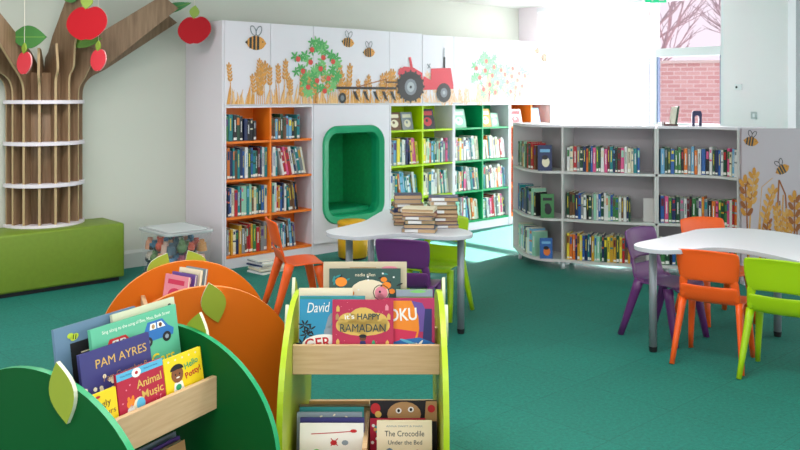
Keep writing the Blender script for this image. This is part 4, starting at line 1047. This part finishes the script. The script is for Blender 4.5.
# cream book behind
b = browser_book(cG, aG, -.005, -.052, gz, .265, .325, .010, mat('cover_pale_sage', '#c9cdb0', .5), 'tall cream book poking up at the back of green browser')
a = MB(); a.ell(.245, .285, .012, .022, T_['black'], e1, .4); a.ell(.238, .262, .009, .014, T_['white'], e2, .3); a.ell(.25, .24, .01, .02, T_['black'], e1); a.build('cover_print', b, fix=False)
# blue grey book w/ bee
b = browser_book(cG, aG, -.20, -.030, gz, .31, .325, .010, T_['slate'], 'blue-grey book with black panel and bee at back left of green browser')
a = MB(); a.rect(.05, .31, .0, .265, T_['black'], e1); a.ell(.055, .29, .012, .009, T_['lime'], e2); a.ell(.068, .283, .016, .010, T_['lime'], e2, .4); a.stroke([(.062, .277), (.066, .292)], .003, T_['black'], e3); a.stroke([(.07, .275), (.074, .291)], .003, T_['black'], e3)
for i in range(6): a.rect(.085, .14, .225-.03*i, .229-.03*i, T_['cream'], e2)
a.build('cover_print', b, fix=False)
# green browser lower tier
for i, (x_, y_, c, nm) in enumerate([(-.20, -.16, 'cream', 'cream'), (.015, -.17, 'tan', 'tan'), (.03, -.135, 'purple', 'purple'), (.05, -.10, 'grey', 'grey')]):
    browser_book(cG, aG, x_, y_, .064, .17, .295 if i else .29, .02 if i == 1 else .008, T_[c], f'{nm} picture book standing in the lower tray of green browser')
# ---- orange browser books (tray on the side facing away-left is local +y)
for i, (x_, y_, w, h, c, c2, lab) in enumerate([(.02, .12, .15, .20, 'pink', 'hot', 'pink children\'s book sticking up in orange browser'), (.035, .09, .15, .205, 'purple', 'white', 'purple book leaning in orange browser'), (.055, .06, .14, .22, 'cream', 'brown', 'cream and brown book in orange browser, behind purple one'), (.075, .03, .13, .22, 'grey', 'black', 'grey book at the back of orange browser tray')]):
    b = browser_book(cO, aO, x_+w, y_, gz, w, h, .012, T_[c], lab, yaw=PI+.6, lean=R(10))
    a = MB(); a.ell(w*.5, h*.45, w*.3, h*.2, T_[c2], e1); a.rect(w*.15, w*.85, h*.75, h*.88, T_[c2], e1); a.rect(w*.2, w*.8, h*.1, h*.16, T_[c2], e1); a.build('cover_print', b, fix=False)
# ---- lime browser upper tier
def LX(px, Y): return (px-400)/F*Y+.122
b = browser_book(cLm, 0, LX(299, 3.04), -.160, gz, .24, .255, .012, mat('cover_david_blue', '#2b8fb8', .4), 'blue picture book with white script and a giraffe, left of lime browser', lean=R(5))
a = MB(); a.rect(0, .24, .243, .255, T_['teal'], e1)
for (x_, z_, r_) in ((.012, .05, .3), (.028, .09, -.3), (.02, .13, .2), (.04, .11, .7)):
    for k in range(6): a.ell(x_+.014*math.cos(k*.9+r_), z_+.014*math.sin(k*.9+r_), .012, .0035, T_['black'], e1, k*.9+r_, 7)
a.flat([(.095, .12), (.115, .12), (.125, .17), (.14, .178), (.135, .185), (.115, .182), (.105, .165)], T_['grey'], e1); a.ell(.12, .1, .03, .03, T_['grey'], e1)
a.flat([(0, 0), (.24, 0), (.24, .035), (.12, .03), (.05, .045), (0, .03)], T_['dk'], e1)
a.build('cover_print', b, fix=False)
text('David', .062, T_['white'], b, (.066, e2, .205), width=.085, tilt=-.05, shear=.3); text('GERA', .066, T_['red'], b, (.085, e3, .052), width=.13, tilt=-.12, bold=.001)
a = MB(); a.ell(.08, .055, .07, .036, T_['white'], e2, .15); a.build('title_cloud', b, fix=False)
# Ramadan
b = browser_book(cLm, 0, LX(332, 3.02), -.174, gz, .222, .245, .012, mat('cover_magenta_red', '#b8284e', .4), 'magenta and gold picture book with large festive title, centre of lime browser', lean=R(5))
a = MB()
for (cx_, cz_, rx, rz) in ((.111, .155, .055, .058), (.06, .150, .04, .04), (.162, .150, .04, .04), (.111, .125, .09, .035), (.035, .135, .022, .028), (.187, .135, .022, .028)): a.ell(cx_, cz_, rx, rz, T_['gold'], e1)
for (cx_, cz_, m_) in ((.02, .205, 'gold'), (.198, .21, 'pink'), (.018, .17, 'tan'), (.205, .17, 'gold'), (.02, .06, 'gold'), (.20, .055, 'gold'), (.15, .055, 'green'), (.045, .025, 'orange'), (.19, .02, 'yellow')):
    a.rect(cx_-.006, cx_+.006, cz_-.010, cz_+.008, T_[m_], e1); a.flat([(cx_-.006, cz_+.008), (cx_+.006, cz_+.008), (cx_, cz_+.018)], T_[m_], e1)
for i in range(30): a.ell(rng.uniform(.01, .21), rng.uniform(.005, .24), .0016, .0016, T_['pink'], e1+.0001, n=5)
a.ell(.111, .080, .012, .012, T_['brown'], e2); a.ell(.111, .089, .014, .008, T_['black'], e2-.0001, n=14); a.flat([(.090, .0), (.132, .0), (.120, .068), (.102, .068)], T_['navy'], e2)
a.build('cover_print', b, fix=False)
text('it\'s', .03, T_['white'], b, (.062, e2, .172), width=.035, tilt=-.1, bold=.0005); text('HAPPY', .036, T_['dk'], b, (.132, e2, .172), width=.085, bold=.0006); text('RAMADAN', .05, T_['dk'], b, (.111, e3, .122), width=.165)
# OKU
b = browser_book(cLm, 0, LX(384, 3.04), -.150, gz, .185, .245, .012, mat('cover_deep_pink', '#b22a5c', .4), 'pink and blue picture book with painted white letters, right of lime browser', lean=R(5))
a = MB(); a.flat([(0, .06), (.12, .06), (.13, .12), (.125, .17), (.10, .235), (0, .235)], T_['orange'], e1); a.flat([(0, .06), (.11, .06), (.12, .10), (0, .12)], T_['hot'], e1-.0001)
a.flat([(.10, .235), (.125, .17), (.13, .1), (.165, .1), (.162, .17), (.14, .225)], T_['purple'], e1-.0002); a.flat([(0, 0), (.185, 0), (.185, .05), (.13, .075), (.06, .065), (0, .04)], T_['blue'], e2)
a.ell(.075, .035, .05, .008, T_['white'], e3, .3); a.ell(.09, .055, .035, .006, T_['sky'], e3, -.4); a.ell(.12, .03, .04, .006, T_['white'], e3, 1.0); a.flat([(.14, .05), (.175, .05), (.175, .2), (.15, .2)], T_['navy'], e1-.0003)
a.build('cover_print', b, fix=False)
text('OKU', .075, T_['white'], b, (.068, e3, .172), width=.105, bold=.0015, tilt=-.06)
# strip of back row books
b = browser_book(cLm, 0, LX(299, 3.10), -.120, gz, .20, .275, .012, T_['cream'], 'pale cream book just showing above the blue picture book', lean=R(4))
b = browser_book(cLm, 0, LX(407, 3.10)-.04, -.118, gz, .135, .27, .012, mat('cover_meadow', '#7f9a6a', .5), 'meadow green book showing behind the pink picture book', lean=R(4))
a = MB(); a.rect(0, .135, .24, .27, T_['grey'], e1); a.ell(.08, .262, .03, .006, T_['lgreen'], e2); a.build('cover_print', b, fix=False)
b = browser_book(cLm, 0, LX(329, 3.12), -.085, gz, .268, .34, .012, mat('cover_forest', '#33544e', .45), 'dark green book with oranges, blossom and a pink creature, lime browser', lean=R(3))
a = MB(); a.ell(.15, .23, .075, .065, T_['cream'], e1)
for (x_, z_, r_) in ((.045, .285, .022), (.07, .235, .024), (.035, .24, .014), (.215, .27, .017), (.205, .295, .012), (.235, .245, .012)): a.ell(x_, z_, r_, r_*.9, T_['orange'], e2)
for i in range(26):
    x_, z_ = rng.choice([(.05, .27), (.24, .29), (.06, .23)]); a.ell(x_+rng.uniform(-.045, .03), z_+rng.uniform(-.04, .04), .014, .004, T_['teal'] if i % 2 else T_['black'], e1-.0001, rng.uniform(0, 3), 7)
for i in range(9): a.ell(rng.uniform(.02, .25), rng.uniform(.2, .33), .004, .004, T_['white'], e2, n=7)
a.ell(.195, .238, .024, .028, T_['pink'], e2); a.ell(.19, .215, .018, .02, T_['pink'], e2); a.ell(.19, .243, .004, .005, T_['black'], e3)
a.stroke([(.195+.03*math.cos(t/10*2*PI), .240+.033*math.sin(t/10*2*PI)) for t in range(11)], .003, T_['black'], e3); a.build('cover_print', b, fix=False)
text('nadia allen', .02, T_['cream'], b, (.135, e3, .315), width=.075)
b = browser_book(cLm, 0, LX(323, 3.14), -.060, gz, .315, .36, .012, mat('cover_parchment', '#cdbfa2', .6), 'wide parchment-coloured book at the back of lime browser', lean=R(3))
a = MB(); a.ell(.25, .335, .03, .008, T_['pink'], e1); a.rect(.1, .2, .335, .338, T_['tan'], e1); a.build('cover_print', b, fix=False)
b = browser_book(cLm, 0, LX(324, 3.16), -.035, gz, .30, .285, .012, T_['indigo'], 'indigo book hardly showing at the back left of lime browser', lean=R(3))
# lower tier
lz = .064
for (x_, y_, w, h, c, lab) in ((-.245, -.17, .235, .245, 'teal', 'teal book at the back of lime browser lower tray'), (-.25, -.205, .235, .24, 'grey', 'grey speckled book second from back, lime browser lower tray'), (-.235, -.235, .23, .232, 'indigo', 'blue-violet book behind the white one, lime browser lower tray')):
    b = browser_book(cLm, 0, x_, y_, lz, w, h, .01, T_[c], lab, lean=R(5))
    if c == 'grey':
        a = MB(); [a.ell(rng.uniform(.01, w-.01), rng.uniform(h-.05, h-.005), .006, .003, T_['cream'], e1, rng.uniform(0, 3), 6) for _ in range(16)]; a.build('cover_print', b, fix=False)
b = browser_book(cLm, 0, -.232, -.268, lz, .225, .225, .01, T_['white'], 'white picture book with thin red line drawing, lime browser lower tray', lean=R(5))
a = MB(); a.stroke([(.04, .19), (.12, .194), (.2, .2)], .003, T_['red'], e1); a.ell(.19, .2, .012, .006, T_['red'], e2)
for (x_, z_, m_) in ((.06, .13, 'lgreen'), (.05, .1, 'gold'), (.12, .16, 'red'), (.16, .16, 'grey'), (.2, .11, 'sky'), (.17, .09, 'pink')): a.ell(x_, z_, .012, .009, T_[m_], e1, n=9)
a.stroke([(.11, .15), (.135, .175)], .003, T_['red'], e2); a.stroke([(.11, .175), (.135, .15)], .003, T_['red'], e2); a.build('cover_print', b, fix=False)
text('pink', .022, T_['hot'], b, (.15, e2, .085), width=.045); text('pie', .022, T_['hot'], b, (.15, e2, .06), width=.035)
b = browser_book(cLm, 0, .012, -.15, lz, .245, .262, .01, T_['black'], 'black book with pale big-eyed face, back of right lower tray', lean=R(4))
a = MB(); a.ell(.125, .215, .062, .045, T_['tan'], e1); a.ell(.105, .228, .011, .010, T_['white'], e2); a.ell(.105, .228, .005, .006, T_['black'], e3); a.ell(.15, .232, .011, .010, T_['white'], e2); a.ell(.15, .232, .005, .006, T_['black'], e3)
a.ell(.02, .235, .018, .02, T_['red'], e2); a.ell(.03, .215, .012, .012, T_['gold'], e3); a.flat([(.2, .19), (.245, .19), (.245, .262), (.205, .262)], T_['tan'], e1); a.ell(.225, .235, .014, .014, T_['red'], e2); a.build('cover_print', b, fix=False)
b = browser_book(cLm, 0, .014, -.195, lz, .2, .215, .01, T_['crimson'], 'red patterned book left of the cream crocodile book', lean=R(4))
a = MB(); [a.ell(rng.uniform(.004, .03), rng.uniform(.12, .2), .006, .006, T_[rng.choice(['white', 'gold', 'teal'])], e1, n=8) for _ in range(8)]; a.build('cover_print', b, fix=False)
b = browser_book(cLm, 0, .04, -.262, lz, .195, .232, .012, T_['cream'], 'cream picture book with dark serif title, right lower tray', lean=R(5))
a = MB(); a.ell(.045, .125, .014, .014, T_['slate'], e1); a.stroke([(.045, .14), (.045, .1)], .002, T_['slate'], e1); a.ell(.14, .128, .008, .004, T_['red'], e1, .6); a.build('cover_print', b, fix=False)
text('ANNA SWIFT & MARK', .009, T_['grey'], b, (.098, e2, .214), width=.13); text('The Crocodile', .028, T_['dk'], b, (.098, e2, .188), width=.14); text('Under the Bed', .021, T_['dk'], b, (.1, e2, .158), width=.12)

# ------------------------------------------------------------------ light
w = bpy.data.worlds.new('world'); SC.world = w; w.use_nodes = True
bg = w.node_tree.nodes['Background']; bg.inputs[0].default_value = (1, .95, 1, 1); bg.inputs[1].default_value = 1.65
def sun(az, el, s_, ang, c):
    l = bpy.data.lights.new('sun', 'SUN'); l.energy = s_; l.angle = R(ang); l.color = c
    o = bpy.data.objects.new('sun', l); COL.objects.link(o)
    d = Vector((math.cos(el)*math.cos(az), math.cos(el)*math.sin(az), math.sin(el)))
    o.rotation_euler = d.to_track_quat('Z', 'Y').to_euler(); return o
sun(R(47.5), R(40), 38, 1.0, (1, .97, .92))
def area(name, loc, rot, sx, sy, p, c):
    l = bpy.data.lights.new(name, 'AREA'); l.shape = 'RECTANGLE'; l.size = sx; l.size_y = sy; l.energy = p; l.color = c
    o = bpy.data.objects.new(name, l); COL.objects.link(o); o.location = loc; o.rotation_euler = rot; return o
area('ceiling_fill', (.3, 3.4, CEIL-.03), (0, 0, 0), 2.4, .5, 40, (1, .95, .92))  # unseen fill, added to brighten the middle of the room
area('ceiling_fill', (-2.3, 4.9, CEIL-.03), (0, 0, A), 1.8, .5, 32, (1, .95, .93))  # added unseen above the left side to brighten the floor there
area('ceiling_fill', (-.3, 1.2, CEIL-.03), (0, 0, 0), 2.4, .5, 40, (1, .95, .92))  # another added fill, out of view near the camera
q = onwall(1.2, 1.5, -.9)
area('window_daylight', q, (PI/2, 0, AR+PI), 2.6, 2.4, 190, (1, .96, 1))
SC.view_settings.view_transform = 'Standard'
SC.view_settings.look = 'None'
SC.view_settings.exposure = .42
SC.view_settings.gamma = 1
